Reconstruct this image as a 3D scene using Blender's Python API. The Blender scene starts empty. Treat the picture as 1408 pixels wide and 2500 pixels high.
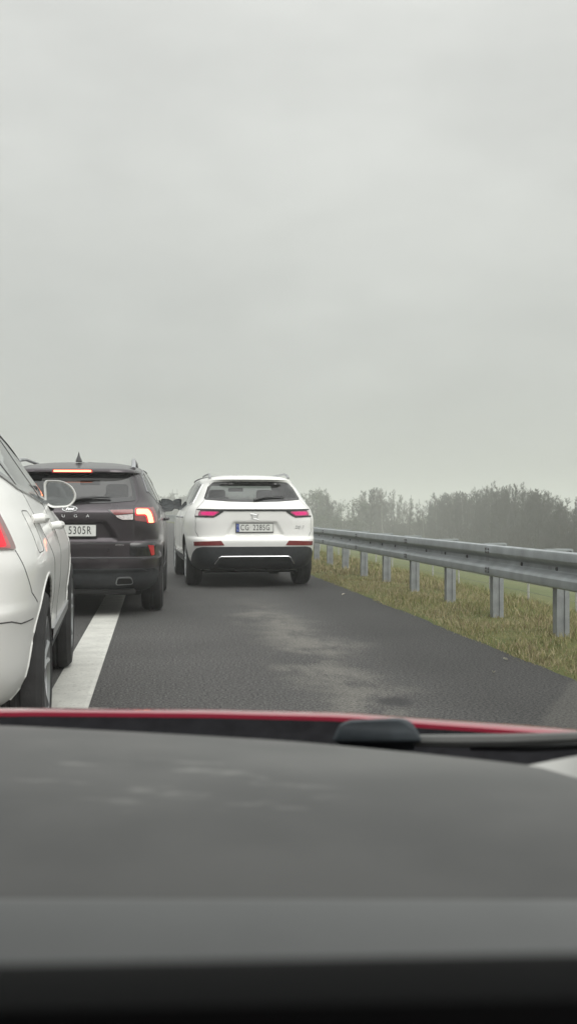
import bpy, bmesh, math, random
import numpy as np
from mathutils import Vector, Matrix
from mathutils.geometry import delaunay_2d_cdt

SC = bpy.context.scene
COL = SC.collection
R_ = math.radians
PI = math.pi

# ------------------------------------------------------------------ materials
def sock(node, *names):
    for n in names:
        if n in node.inputs:
            return node.inputs[n]
    return None

def mat(name, col, rough=0.5, metal=0.0, coat=0.0, spec=0.5, emit=None, estr=0.0, noise=0.0, nscale=20.0, bump=0.0, bscale=200.0, rnoise=0.0):
    m = bpy.data.materials.new(name); m.use_nodes = True
    nt = m.node_tree; b = nt.nodes['Principled BSDF']
    b.inputs['Base Color'].default_value = (*col, 1)
    b.inputs['Roughness'].default_value = rough
    b.inputs['Metallic'].default_value = metal
    sock(b, 'Coat Weight').default_value = coat
    sock(b, 'Coat Roughness').default_value = 0.04
    sock(b, 'Specular IOR Level').default_value = spec
    if emit is not None:
        sock(b, 'Emission Color').default_value = (*emit, 1)
        sock(b, 'Emission Strength').default_value = estr
    tc = None
    if noise or bump or rnoise:
        tc = nt.nodes.new('ShaderNodeTexCoord')
    if noise or rnoise:
        n = nt.nodes.new('ShaderNodeTexNoise'); n.inputs['Scale'].default_value = nscale; n.inputs['Detail'].default_value = 6
        nt.links.new(tc.outputs['Object'], n.inputs['Vector'])
        if noise:
            r = nt.nodes.new('ShaderNodeValToRGB')
            r.color_ramp.elements[0].position = 0.3; r.color_ramp.elements[1].position = 0.7
            r.color_ramp.elements[0].color = (*[c * (1 - noise) for c in col], 1)
            r.color_ramp.elements[1].color = (*[min(1, c * (1 + noise)) for c in col], 1)
            nt.links.new(n.outputs['Fac'], r.inputs['Fac']); nt.links.new(r.outputs['Color'], b.inputs['Base Color'])
        if rnoise:
            mr = nt.nodes.new('ShaderNodeMapRange')
            mr.inputs['To Min'].default_value = max(0, rough - rnoise); mr.inputs['To Max'].default_value = min(1, rough + rnoise)
            nt.links.new(n.outputs['Fac'], mr.inputs['Value']); nt.links.new(mr.outputs['Result'], b.inputs['Roughness'])
    if bump:
        n2 = nt.nodes.new('ShaderNodeTexNoise'); n2.inputs['Scale'].default_value = bscale; n2.inputs['Detail'].default_value = 4
        nt.links.new(tc.outputs['Object'], n2.inputs['Vector'])
        bp = nt.nodes.new('ShaderNodeBump'); bp.inputs['Strength'].default_value = bump; bp.inputs['Distance'].default_value = 0.01
        nt.links.new(n2.outputs['Fac'], bp.inputs['Height']); nt.links.new(bp.outputs['Normal'], b.inputs['Normal'])
    return m

def glass_mat(name, tint, rough=0.02, base_mix=0.06):
    m = bpy.data.materials.new(name); m.use_nodes = True
    nt = m.node_tree; nt.nodes.clear()
    out = nt.nodes.new('ShaderNodeOutputMaterial')
    tr = nt.nodes.new('ShaderNodeBsdfTransparent'); tr.inputs['Color'].default_value = (*tint, 1)
    gl = nt.nodes.new('ShaderNodeBsdfGlossy'); gl.inputs['Roughness'].default_value = rough
    gl.inputs['Color'].default_value = (0.95, 0.95, 0.95, 1)
    fr = nt.nodes.new('ShaderNodeFresnel'); fr.inputs['IOR'].default_value = 1.65
    mx = nt.nodes.new('ShaderNodeMixShader')
    nt.links.new(fr.outputs['Fac'], mx.inputs['Fac'])
    nt.links.new(tr.outputs['BSDF'], mx.inputs[1]); nt.links.new(gl.outputs['BSDF'], mx.inputs[2])
    nt.links.new(mx.outputs['Shader'], out.inputs['Surface'])
    return m

M = {}
CARS = {}
M['white'] = mat('white_paint', (0.80, 0.80, 0.775), 0.42, coat=0.5, noise=0.03, nscale=3.0, rnoise=0.08)
M['grey_paint'] = mat('dark_grey_paint', (0.073, 0.064, 0.070), 0.30, metal=0.8, coat=0.35, noise=0.12, nscale=4.0, rnoise=0.08)
M['red_paint'] = mat('red_paint', (0.27, 0.014, 0.036), 0.35, coat=1.0)
M['trim'] = mat('interior_trim', (0.035, 0.036, 0.037), 0.75, noise=0.2)
M['black'] = mat('black_plastic', (0.022, 0.023, 0.024), 0.55, noise=0.15, nscale=30)
M['bumper'] = mat('textured_bumper_plastic', (0.040, 0.043, 0.046), 0.6, noise=0.15, nscale=25, bump=0.15, bscale=600)
M['gloss_black'] = mat('gloss_black', (0.012, 0.012, 0.013), 0.12, coat=0.6)
M['well'] = mat('wheel_well_liner', (0.012, 0.012, 0.012), 0.9)
M['tyre'] = mat('tyre_rubber', (0.022, 0.022, 0.022), 0.85, noise=0.35, nscale=12, bump=0.3, bscale=90)
M['rim'] = mat('alloy_rim', (0.42, 0.43, 0.44), 0.3, metal=0.9)
M['rim_dark'] = mat('dark_alloy_rim', (0.10, 0.10, 0.105), 0.35, metal=0.8)
M['chrome'] = mat('chrome', (0.78, 0.79, 0.80), 0.16, metal=1.0)
M['satin'] = mat('satin_silver', (0.42, 0.43, 0.44), 0.35, metal=0.8)
M['gap'] = mat('panel_gap_dark', (0.05, 0.05, 0.05), 0.9)
M['glass_dark'] = glass_mat('tinted_glass', (0.25, 0.27, 0.27))
M['glass'] = glass_mat('side_glass', (0.80, 0.83, 0.82))
M['glass_kuga'] = glass_mat('smoked_glass', (0.13, 0.125, 0.13))
M['frit'] = mat('glass_edge_band', (0.014, 0.014, 0.015), 0.15, coat=0.5)
M['lens_red'] = mat('red_lens', (0.30, 0.012, 0.018), 0.18, coat=1.0, emit=(1, 0.03, 0.05), estr=0.12)
M['lens_dull'] = mat('unlit_red_lens', (0.20, 0.035, 0.035), 0.25, coat=0.8, noise=0.2, nscale=80)
M['lens_smoke'] = mat('smoked_red_lens', (0.22, 0.06, 0.06), 0.15, coat=1.0)
M['lens_pale'] = mat('pale_red_lens', (0.42, 0.10, 0.10), 0.2, coat=1.0, emit=(1, 0.06, 0.08), estr=0.06, noise=0.2, nscale=30)
M['lens_frost'] = mat('smoky_rose_lens', (0.27, 0.165, 0.16), 0.2, coat=0.8)
M['lens_clear'] = mat('clear_lens', (0.62, 0.58, 0.57), 0.12, coat=1.0, noise=0.25, nscale=70)
M['lamp_hot'] = mat('lit_brake_lamp', (0.8, 0.1, 0.06), 0.3, emit=(1.0, 0.34, 0.16), estr=4.2)
M['lamp_red'] = mat('lit_red_lamp', (0.6, 0.02, 0.03), 0.3, emit=(1.0, 0.02, 0.05), estr=0.6)
M['lamp_pink'] = mat('lit_magenta_lamp', (0.32, 0.008, 0.09), 0.25, emit=(1.0, 0.012, 0.24), estr=0.50, coat=0.4, noise=0.3, nscale=60)
M['lamp_pale'] = mat('pale_pink_lamp_glow', (0.30, 0.05, 0.11), 0.25, emit=(1.0, 0.10, 0.34), estr=0.10, coat=0.8, noise=0.5, nscale=45)
M['plate'] = mat('plate_white', (0.62, 0.63, 0.60), 0.4)
M['plate_ink'] = mat('plate_black', (0.012, 0.012, 0.012), 0.5)
M['plate_blue'] = mat('plate_blue', (0.02, 0.05, 0.26), 0.4)
M['mirror'] = mat('mirror_glass', (0.55, 0.57, 0.57), 0.05, metal=1.0)
M['mirror_lit'] = mat('grey_mirror_glass', (0.46, 0.475, 0.48), 0.12, metal=1.0)
M['mirror_dim'] = mat('dim_mirror_glass', (0.30, 0.315, 0.325), 0.10, metal=1.0)
M['steel'] = mat('galvanised_steel', (0.312, 0.335, 0.343), 0.58, metal=0.25, noise=0.22, nscale=4, rnoise=0.14)
M['post_steel'] = mat('galvanised_post_steel', (0.27, 0.285, 0.29), 0.6, metal=0.4, noise=0.2, nscale=9, rnoise=0.12)
M['bolt'] = mat('bolt_steel', (0.12, 0.12, 0.12), 0.5, metal=0.7)

# ------------------------------------------------------------------ object helpers
def link(name, me, parent=None):
    o = bpy.data.objects.new(name, me); COL.objects.link(o)
    if parent is not None:
        o.parent = parent
    return o

def thing(name, label, cat, loc=(0, 0, 0), rz=0.0, group=None):
    o = bpy.data.objects.new(name, None); COL.objects.link(o)
    o.location = loc; o.rotation_euler = (0, 0, rz); o.empty_display_size = 0.2
    tag(o, label, cat, group)
    return o

def tag(o, label, cat, group=None):
    o['label'] = label; o['category'] = cat
    if group: o['group'] = group
    return o

def part_empty(name, parent, loc=(0, 0, 0), rot=(0, 0, 0)):
    o = bpy.data.objects.new(name, None); COL.objects.link(o); o.parent = parent
    o.location = loc; o.rotation_euler = rot; o.empty_display_size = 0.1
    return o

def kind(o, k):
    o['kind'] = k; return o

class MB:
    """collects geometry for one mesh"""
    def __init__(s):
        s.v = []; s.f = []; s.m = []; s.mats = []
    def mi(s, m):
        if m not in s.mats: s.mats.append(m)
        return s.mats.index(m)
    def add(s, vs, fs, m):
        b = len(s.v); s.v.extend([tuple(p) for p in vs]); k = s.mi(m)
        for f in fs:
            s.f.append(tuple(i + b for i in f)); s.m.append(k)
    def box(s, x0, x1, y0, y1, z0, z1, m, xf=None):
        vs = [(x, y, z) for x in (x0, x1) for y in (y0, y1) for z in (z0, z1)]
        if xf is not None: vs = [xf @ Vector(p) for p in vs]
        s.add(vs, [(0, 1, 3, 2), (4, 6, 7, 5), (0, 4, 5, 1), (2, 3, 7, 6), (0, 2, 6, 4), (1, 5, 7, 3)], m)
    def rbox(s, x0, x1, y0, y1, z0, z1, r, m, xf=None, seg=3):
        bm = bmesh.new(); bmesh.ops.create_cube(bm, size=1.0)
        for v in bm.verts:
            v.co = Vector(((x0 + x1) / 2 + v.co.x * (x1 - x0), (y0 + y1) / 2 + v.co.y * (y1 - y0), (z0 + z1) / 2 + v.co.z * (z1 - z0)))
        bmesh.ops.bevel(bm, geom=bm.edges[:], offset=r, segments=seg, affect='EDGES', profile=0.5)
        bm.verts.index_update()
        vs = [v.co.copy() for v in bm.verts]
        if xf is not None: vs = [xf @ p for p in vs]
        s.add(vs, [tuple(v.index for v in f.verts) for f in bm.faces], m); bm.free()
    def tube(s, pts, rad, m, n=6, cap=True, flat=None):
        pts = [Vector(p) for p in pts]
        if not hasattr(rad, '__len__'): rad = [rad] * len(pts)
        rings = []
        for i, p in enumerate(pts):
            t = (pts[min(i + 1, len(pts) - 1)] - pts[max(i - 1, 0)])
            t = t.normalized() if t.length > 1e-9 else Vector((0, 0, 1))
            a = Vector((0, 0, 1)) if abs(t.z) < 0.9 else Vector((1, 0, 0))
            e1 = t.cross(a).normalized(); e2 = t.cross(e1)
            fl = flat if flat else 1.0
            rings.append([p + (e1 * math.cos(2 * PI * k / n) + e2 * fl * math.sin(2 * PI * k / n)) * rad[i] for k in range(n)])
        vs = [q for r in rings for q in r]; fs = []
        for i in range(len(rings) - 1):
            for k in range(n):
                fs.append((i * n + k, i * n + (k + 1) % n, (i + 1) * n + (k + 1) % n, (i + 1) * n + k))
        if cap:
            fs.append(tuple(range(n))[::-1]); fs.append(tuple(range((len(rings) - 1) * n, len(rings) * n)))
        s.add(vs, fs, m)
    def lathe(s, prof, m, n=32, axis='x', c=(0, 0, 0), closed=False):
        """prof: (a, r) along axis / radius"""
        vs = []
        for a, r in prof:
            for k in range(n):
                th = 2 * PI * k / n
                if axis == 'x': vs.append((c[0] + a, c[1] + r * math.cos(th), c[2] + r * math.sin(th)))
                elif axis == 'y': vs.append((c[0] + r * math.cos(th), c[1] + a, c[2] + r * math.sin(th)))
                else: vs.append((c[0] + r * math.cos(th), c[1] + r * math.sin(th), c[2] + a))
        fs = []
        L = len(prof)
        for i in range(L if closed else L - 1):
            j = (i + 1) % L
            for k in range(n):
                fs.append((i * n + k, i * n + (k + 1) % n, j * n + (k + 1) % n, j * n + k))
        s.add(vs, fs, m)
    def build(s, name, parent=None, smooth=35, fixn=True):
        me = bpy.data.meshes.new(name)
        me.from_pydata(s.v, [], s.f)
        for m in s.mats: me.materials.append(m)
        me.polygons.foreach_set('material_index', s.m)
        if fixn:
            bm = bmesh.new(); bm.from_mesh(me)
            bmesh.ops.recalc_face_normals(bm, faces=bm.faces[:]); bm.to_mesh(me); bm.free()
        if smooth is not None:
            me.shade_smooth(); me.set_sharp_from_angle(angle=R_(smooth))
        me.update()
        return link(name, me, parent)

def round_poly(pts, r, k=4):
    out = []; n = len(pts)
    for i in range(n):
        p = Vector(pts[i]); a = Vector(pts[i - 1]); b = Vector(pts[(i + 1) % n])
        da = (a - p); db = (b - p)
        rr = min(r, da.length * 0.45, db.length * 0.45)
        p0 = p + da.normalized() * rr; p1 = p + db.normalized() * rr
        for j in range(k + 1):
            t = j / k
            out.append(tuple(p0 * (1 - t) ** 2 + p * 2 * t * (1 - t) + p1 * t * t))
    return out

def resample(poly, step):
    out = []; n = len(poly)
    for i in range(n):
        a = Vector(poly[i]); b = Vector(poly[(i + 1) % n]); L = (b - a).length
        if L < 1e-6: continue
        k = max(1, int(math.ceil(L / step)))
        for j in range(k): out.append(tuple(a.lerp(b, j / k)))
    return out

def inside(poly, x, y):
    c = False; n = len(poly); j = n - 1
    for i in range(n):
        xi, yi = poly[i]; xj, yj = poly[j]
        if (yi > y) != (yj > y) and x < (xj - xi) * (y - yi) / (yj - yi) + xi: c = not c
        j = i
    return c

def area(poly):
    return 0.5 * sum(poly[i - 1][0] * poly[i][1] - poly[i][0] * poly[i - 1][1] for i in range(len(poly)))

def inset(poly, d):
    """offset a polygon inwards"""
    if area(poly) < 0: poly = poly[::-1]
    n = len(poly); out = []
    for i in range(n):
        a = Vector(poly[i - 1]); p = Vector(poly[i]); b = Vector(poly[(i + 1) % n])
        e1 = (p - a).normalized(); e2 = (b - p).normalized()
        n1 = Vector((-e1.y, e1.x)); n2 = Vector((-e2.y, e2.x))
        m = n1 + n2
        if m.length < 1e-6: m = n1
        m.normalize(); k = max(0.4, m.dot(n1))
        out.append(tuple(p + m * d / k))
    return out

def make_text(name, body, size, m, parent, loc, rot, sx=1.0, shear=0.0, extrude=0.002, align='CENTER', offset=0.0, space=1.0):
    cu = bpy.data.curves.new(name, 'FONT'); cu.body = body; cu.size = size; cu.shear = shear
    cu.align_x = align; cu.align_y = 'CENTER'; cu.extrude = extrude; cu.offset = offset; cu.space_character = space
    cu.resolution_u = 4
    o = bpy.data.objects.new(name, cu); COL.objects.link(o)
    bpy.context.view_layer.update()
    me = bpy.data.meshes.new_from_object(o.evaluated_get(bpy.context.evaluated_depsgraph_get()))
    bpy.data.objects.remove(o); bpy.data.curves.remove(cu)
    me.materials.clear(); me.materials.append(m); me.name = name
    r = link(name, me, parent); r.location = loc; r.rotation_euler = rot; r.scale = (sx, 1, 1)
    return r

# ------------------------------------------------------------------ car surface
def pchip(xs, ys):
    xs = np.array(xs, float); ys = np.array(ys, float)
    h = np.diff(xs); d = np.diff(ys) / h; m = np.zeros_like(ys)
    for i in range(1, len(xs) - 1):
        if d[i - 1] * d[i] > 0:
            w1 = 2 * h[i] + h[i - 1]; w2 = h[i] + 2 * h[i - 1]
            m[i] = (w1 + w2) / (w1 / d[i - 1] + w2 / d[i])
    m[0] = d[0]; m[-1] = d[-1]
    def f(x):
        x = min(max(x, xs[0]), xs[-1])
        i = min(int(np.searchsorted(xs, x, side='right')) - 1, len(xs) - 2); i = max(i, 0)
        t = (x - xs[i]) / h[i]
        return float(ys[i] * (1 + 2 * t) * (1 - t) ** 2 + m[i] * h[i] * t * (1 - t) ** 2 + ys[i + 1] * t * t * (3 - 2 * t) + m[i + 1] * h[i] * t * t * (t - 1))
    return f

def tab(d):
    k = sorted(d); return pchip(k, [d[a] for a in k])

def sm(a, b, x):
    t = np.clip((x - a) / (b - a), 0, 1); return t * t * (3 - 2 * t)

class Shape:
    def __init__(s, yr, yf, w, nr, nf, yc, zmin, zmax, dent=None):
        s.yr = tab(yr); s.yf = tab(yf); s.w = tab(w); s.nr = tab(nr); s.nf = tab(nf)
        s.yc = yc; s.zmin = zmin; s.zmax = zmax; s.dent = dent; s.cache = {}
    NR, NS, NF = 60, 70, 50
    def outline(s, z):
        key = round(z, 4)
        if key in s.cache: return s.cache[key]
        w = s.w(z); nr = s.nr(z); nf = s.nf(z); lr = s.yc - s.yr(z); lf = s.yf(z) - s.yc
        k = 0.5 ** (1 / nr)
        x1 = np.linspace(0, k, s.NR) * w
        y1 = s.yc - lr * (1 - (x1 / w) ** nr) ** (1 / nr)
        q = np.linspace(0, 1, s.NS + 1)[1:]; q = q ** 1.3
        yy = k * (1 - q)
        x2 = w * (1 - yy ** nr) ** (1 / nr); y2 = s.yc - lr * yy
        kf = 0.5 ** (1 / nf)
        qf = np.linspace(0, 1, s.NF // 2 + 1)[1:]
        yf_ = kf * qf
        x3 = w * (1 - yf_ ** nf) ** (1 / nf); y3 = s.yc + lf * yf_
        x4 = np.linspace(kf, 0, s.NF // 2 + 1)[1:] * w
        y4 = s.yc + lf * (1 - np.clip(x4 / w, 0, 1) ** nf) ** (1 / nf)
        if s.dent is not None:
            y1 = y1 + s.dent(x1, z)
        x = np.concatenate([x1, x2, x3, x4]); y = np.concatenate([y1, y2, y3, y4])
        d = np.concatenate([[0], np.cumsum(np.hypot(np.diff(x), np.diff(y)))])
        r = (x, y, d, s.NR, s.NR + s.NS + s.NF // 2)
        s.cache[key] = r
        return r
    def pu(s, u, z):
        x, y, d, a, b = s.outline(z); sg = 1 if u >= 0 else -1
        return Vector((sg * float(np.interp(abs(u), d, x)), float(np.interp(abs(u), d, y)), z))
    def ps(s, yv, z, sg):
        x, y, d, a, b = s.outline(z)
        return Vector((sg * float(np.interp(yv, y[a - 1:b], x[a - 1:b])), yv, z))
    def u_at_y(s, yv, z):
        x, y, d, a, b = s.outline(z)
        return float(np.interp(yv, y[a - 1:b], d[a - 1:b]))
    def point(s, a, b, mode):
        if mode == 'u': return s.pu(a, b)
        return s.ps(a, b, 1 if mode == 'r' else -1)
    def normal(s, a, b, mode, e=0.006):
        du = s.point(a + e, b, mode) - s.point(a - e, b, mode)
        dv = s.point(a, min(b + e, s.zmax), mode) - s.point(a, b - e, mode)
        n = du.cross(dv)
        if mode == 'u':
            pass
        if n.length < 1e-12: return Vector((0, -1, 0))
        n.normalize()
        p = s.point(a, b, mode)
        if n.dot(p - Vector((0, s.yc, 0.6))) < 0: n = -n
        return n
    def body_mesh(s, name, m_paint, m_in, m_well, arches, ra, dz=0.016):
        zs = []
        z = s.zmin
        while z < s.zmax - 0.035: zs.append(z); z += dz
        for q in np.linspace(0, 1, 14): zs.append(s.zmax - 0.035 + 0.035 * (1 - (1 - q) ** 2))
        zs[-1] = s.zmax - 0.0004
        rows = []
        for z in zs:
            x, y, d, a, b = s.outline(z)
            right = [(float(x[i]), float(y[i]), z) for i in range(len(x))]
            left = [(-p[0], p[1], p[2]) for p in right[1:-1]][::-1]
            rows.append(right + left)
        n = len(rows[0]); vs = [p for r in rows for p in r]; fs = []
        for i in range(len(rows) - 1):
            for k in range(n):
                fs.append((i * n + k, i * n + (k + 1) % n, (i + 1) * n + (k + 1) % n, (i + 1) * n + k))
        fs.append(tuple(range(n))[::-1]); fs.append(tuple(range((len(rows) - 1) * n, len(rows) * n)))
        me = bpy.data.meshes.new(name); me.from_pydata(vs, [], fs)
        for m in (m_paint, m_in, m_well, m_in): me.materials.append(m)
        bm = bmesh.new(); bm.from_mesh(me); bmesh.ops.recalc_face_normals(bm, faces=bm.faces[:])
        for f in bm.faces:
            if f.calc_center_median().z < s.zmin + 0.004: f.material_index = 2
        bm.to_mesh(me); bm.free()
        o = link(name, me)
        cut = []
        for (ya, za) in arches:
            for sg in (-1, 1):
                mb = MB()
                mb.lathe([(sg * 0.58, 0.001), (sg * 0.58, ra), (sg * 1.3, ra), (sg * 1.3, 0.001)], m_well, n=72, axis='x', c=(0, ya, za))
                c = mb.build('cutter', None, smooth=None)
                bmc = bmesh.new(); bmc.from_mesh(c.data); bmesh.ops.remove_doubles(bmc, verts=bmc.verts[:], dist=0.003)
                bmesh.ops.recalc_face_normals(bmc, faces=bmc.faces[:]); bmc.to_mesh(c.data); bmc.free()
                cut.append(c)
                md = o.modifiers.new('cut', 'BOOLEAN'); md.operation = 'DIFFERENCE'; md.object = c; md.solver = 'EXACT'
                try: md.material_mode = 'TRANSFER'
                except Exception: pass
        bake(o)
        for c in cut: bpy.data.objects.remove(c)
        return o

def bake(o):
    bpy.context.view_layer.update()
    dg = bpy.context.evaluated_depsgraph_get()
    me = bpy.data.meshes.new_from_object(o.evaluated_get(dg))
    o.modifiers.clear(); old = o.data; me.name = old.name; o.data = me; bpy.data.meshes.remove(old)

def car_body(S, root, paint, arches, ra, openings):
    """openings: list of (mode, polygon)"""
    o = S.body_mesh('body', paint, M['trim'], M['well'], arches, ra)
    # remap materials that the boolean may have appended
    me = o.data
    names = [m.name if m else '' for m in me.materials]
    bm = bmesh.new(); bm.from_mesh(me)
    kill = []
    for f in bm.faces:
        c = f.calc_center_median()
        if names[f.material_index] == M['well'].name: f.material_index = 2; continue
        if c.z < 0.8: continue
        for mode, poly in openings:
            if mode == 'u':
                if c.y < S.yc - 1.0 and inside(poly, c.x, c.z): kill.append(f); break
            elif mode == 'f':
                if c.y > S.yc and inside(poly, c.x, c.z) and abs(f.normal.y) > 0.15: kill.append(f); break
            else:
                if (c.x > 0) == (mode == 'r') and abs(f.normal.x) > 0.5 and inside(poly, c.y, c.z): kill.append(f); break
    bmesh.ops.delete(bm, geom=kill, context='FACES')
    bm.to_mesh(me); bm.free()
    while len(me.materials) > 4: me.materials.pop()
    while len(me.materials) < 4: me.materials.append(None)
    for i, m in enumerate((paint, M['trim'], M['well'], M['well'])): me.materials[i] = m
    md = o.modifiers.new('wall', 'SOLIDIFY'); md.thickness = 0.018; md.offset = -1; md.material_offset = 1; md.use_rim = True
    md.material_offset_rim = 1
    bake(o)
    o.data.shade_smooth(); o.data.set_sharp_from_angle(angle=R_(40))
    o.parent = root
    return o

def patch(S, name, poly, m, parent, mode='u', off=0.004, thick=0.006, ring=0.0, ring_m=None, step=0.025, lift=None, smooth=40):
    """a panel lying on the car's surface; ring = opaque band along its edge"""
    if area(poly) < 0: poly = poly[::-1]
    b = resample(poly, step)
    pts = list(b); ed = [(i, (i + 1) % len(b)) for i in range(len(b))]
    inner = None
    if ring:
        inner = inset(poly, ring); ib = resample(inner, step); k = len(pts)
        pts += ib; ed += [(k + i, k + (i + 1) % len(ib)) for i in range(len(ib))]
    xs = [p[0] for p in poly]; zs = [p[1] for p in poly]
    g = step * 1.2
    core = inset(poly, step * 0.5)
    nx = int((max(xs) - min(xs)) / g) + 1; nz = int((max(zs) - min(zs)) / g) + 1
    for i in range(nx + 1):
        for j in range(nz + 1):
            x = min(xs) + i * g; z = min(zs) + j * g
            if inside(core, x, z): pts.append((x, z))
    res = delaunay_2d_cdt([Vector(p) for p in pts], ed, [], 1, 1e-5, True)
    v2, e2, f2 = res[0], res[1], res[2]
    mb = MB(); out = []; inn = []
    for p in v2:
        P = S.point(p.x, p.y, mode); N = S.normal(p.x, p.y, mode)
        o = off + (lift(p.x, p.y) if lift else 0.0)
        out.append(P + N * o); inn.append(P + N * (off - thick))
    f2 = [f for f in f2 if inside(poly, *(sum((v2[i] for i in f), Vector((0, 0))) / len(f)))]
    fa = []; fb = []
    for f in f2:
        c = sum((v2[i] for i in f), Vector((0, 0))) / len(f)
        (fa if (not ring or inside(inner, c.x, c.y)) else fb).append(tuple(f))
    cnt = {}
    for f in f2:
        for i in range(len(f)):
            a, c = f[i], f[(i + 1) % len(f)]
            cnt.setdefault((min(a, c), max(a, c)), []).append((a, c))
    n = len(out)
    vs = out + inn
    sk = [(a, c, c + n, a + n) for k, l in cnt.items() if len(l) == 1 for a, c in l]
    edge_m = ring_m if ring else m
    mb.v = [tuple(p) for p in vs]
    for fl, mm in ((fa, m), (fb, edge_m), (sk, edge_m)):
        if not fl: continue
        k = mb.mi(mm)
        for f in fl: mb.f.append(f); mb.m.append(k)
    o = mb.build(name, parent, smooth=smooth)
    return o

def ribbon(S, mb, pts, width, m, mode='u', off=0.0012, step=0.02):
    """thin line on the surface (panel gaps, trims)"""
    P = []
    for i in range(len(pts) - 1):
        a = Vector(pts[i]); b = Vector(pts[i + 1]); k = max(1, int((b - a).length / step))
        for j in range(k): P.append(a.lerp(b, j / k))
    P.append(Vector(pts[-1]))
    vs = []; fs = []
    for i, p in enumerate(P):
        t = (P[min(i + 1, len(P) - 1)] - P[max(i - 1, 0)]).normalized(); nn = Vector((-t.y, t.x)) * width / 2
        for q in (p + nn, p - nn):
            a = S.point(q.x, q.y, mode); N = S.normal(q.x, q.y, mode)
            vs.append(a + N * off)
            vs.append(a - N * 0.002)
    for i in range(len(P) - 1):
        a = i * 4; b = a + 4
        fs += [(a, a + 2, b + 2, b), (a, b, b + 1, a + 1), (a + 2, a + 3, b + 3, b + 2)]
    mb.add(vs, fs, m)

def mirror_x(poly):
    return [(-a, b) for a, b in poly][::-1]

def make_wheel(parent, x, y, r, sg, rim_m, width=0.235, spokes=10):
    w = part_empty('wheel', parent, (x, y, r))
    h = width / 2
    mb = MB()
    prof = [(-h + 0.02, r * 0.66), (-h, r * 0.76), (-h + 0.005, r * 0.90), (-h + 0.03, r * 0.975), (-h + 0.06, r * 0.997), (-0.03, r), (-0.025, r * 0.982), (-0.015, r * 0.982), (-0.01, r),
            (0.01, r), (0.015, r * 0.982), (0.025, r * 0.982), (0.03, r),
            (h - 0.06, r * 0.997), (h - 0.03, r * 0.975), (h - 0.005, r * 0.90), (h, r * 0.76), (h - 0.02, r * 0.66)]
    mb.lathe(prof, M['tyre'], n=56)
    mb.build('tyre', w, smooth=30)
    mb = MB()
    f = sg * (h - 0.015)
    mb.lathe([(f, r * 0.665), (f + sg * 0.008, r * 0.655), (f - sg * 0.005, r * 0.61), (-f, r * 0.60)], rim_m, n=48)
    mb.lathe([(f - sg * 0.07, r * 0.61), (f - sg * 0.075, 0.001)], M['well'], n=32)
    mb.lathe([(f - sg * 0.03, r * 0.18), (f - sg * 0.012, r * 0.14), (f - sg * 0.008, 0.001)], rim_m, n=20)
    for k in range(spokes // 2):
        for dd in (-0.16, 0.16):
            th = 2 * PI * k / (spokes // 2) + 0.3
            pts = [(f - sg * 0.02, math.cos(th + dd * 0.5) * r * 0.13, math.sin(th + dd * 0.5) * r * 0.13),
                   (f - sg * 0.016, math.cos(th + dd) * r * 0.40, math.sin(th + dd) * r * 0.40),
                   (f - sg * 0.008, math.cos(th + dd * 1.15) * r * 0.63, math.sin(th + dd * 1.15) * r * 0.63)]
            mb.tube(pts, [0.018, 0.015, 0.017], rim_m, n=6)
    mb.build('rim', w, smooth=30)
    return w

def make_mirror(root, hinge, outer, zc, hgt, y, dep, shell_m, glass_m, rim=0.88):
    """wing mirror seen from behind; hinge/outer are x of the inner and outer edge (local)"""
    sg = 1 if outer > hinge else -1
    w = abs(outer - hinge); xc = (outer + hinge) / 2
    hw, hh = w / 2, hgt / 2
    pl = [(-hw * 0.98, hh * 0.75), (-hw * 0.84, hh * 1.0), (hw * 0.12, hh * 0.98), (hw * 0.72, hh * 0.62), (hw, hh * 0.02), (hw * 0.96, hh * -0.45), (hw * 0.60, -hh * 0.92), (-hw * 0.50, -hh), (-hw * 0.92, -hh * 0.68)]
    pl = round_poly(pl, 0.03, 3)
    pl = [(sg * a, b) for a, b in pl]
    n = len(pl)
    def ring(s, yy, dx=0.0): return [(xc + dx + a * s, yy, zc + b * s) for a, b in pl]
    mb = MB()
    rings = [ring(rim, y + 0.016), ring(rim + 0.02, y + 0.002), ring(0.97, y - 0.004), ring(1.0, y + 0.006), ring(1.0, y + dep * 0.3), ring(0.88, y + dep * 0.7), ring(0.55, y + dep), ring(0.1, y + dep * 1.06)]
    vs = [p for r in rings for p in r]; fs = []
    for i in range(len(rings) - 1):
        for k in range(n): fs.append((i * n + k, i * n + (k + 1) % n, (i + 1) * n + (k + 1) % n, (i + 1) * n + k))
    fs.append(tuple(range((len(rings) - 1) * n, len(rings) * n)))
    mb.add(vs, fs, shell_m)
    # foot
    mb.tube([(hinge + sg * 0.05, y + dep * 0.5, zc - hh * 0.78), (hinge - sg * 0.01, y + dep * 0.55, zc - hh * 0.95), (hinge - sg * 0.10, y + dep * 0.6, zc - hh * 1.0)], [0.030, 0.028, 0.03], M['black'], n=8)
    o = mb.build('wing_mirror', root, smooth=50)
    g = MB()
    gv = ring(rim + 0.005, y + 0.011)
    tilt = [(p[0], p[1] + 0.02 * sg * (p[0] - xc) / w * -1, p[2]) for p in gv]
    g.add(tilt, [tuple(range(n))], glass_m)
    g.build('mirror_glass', o, smooth=None)
    return o

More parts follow.
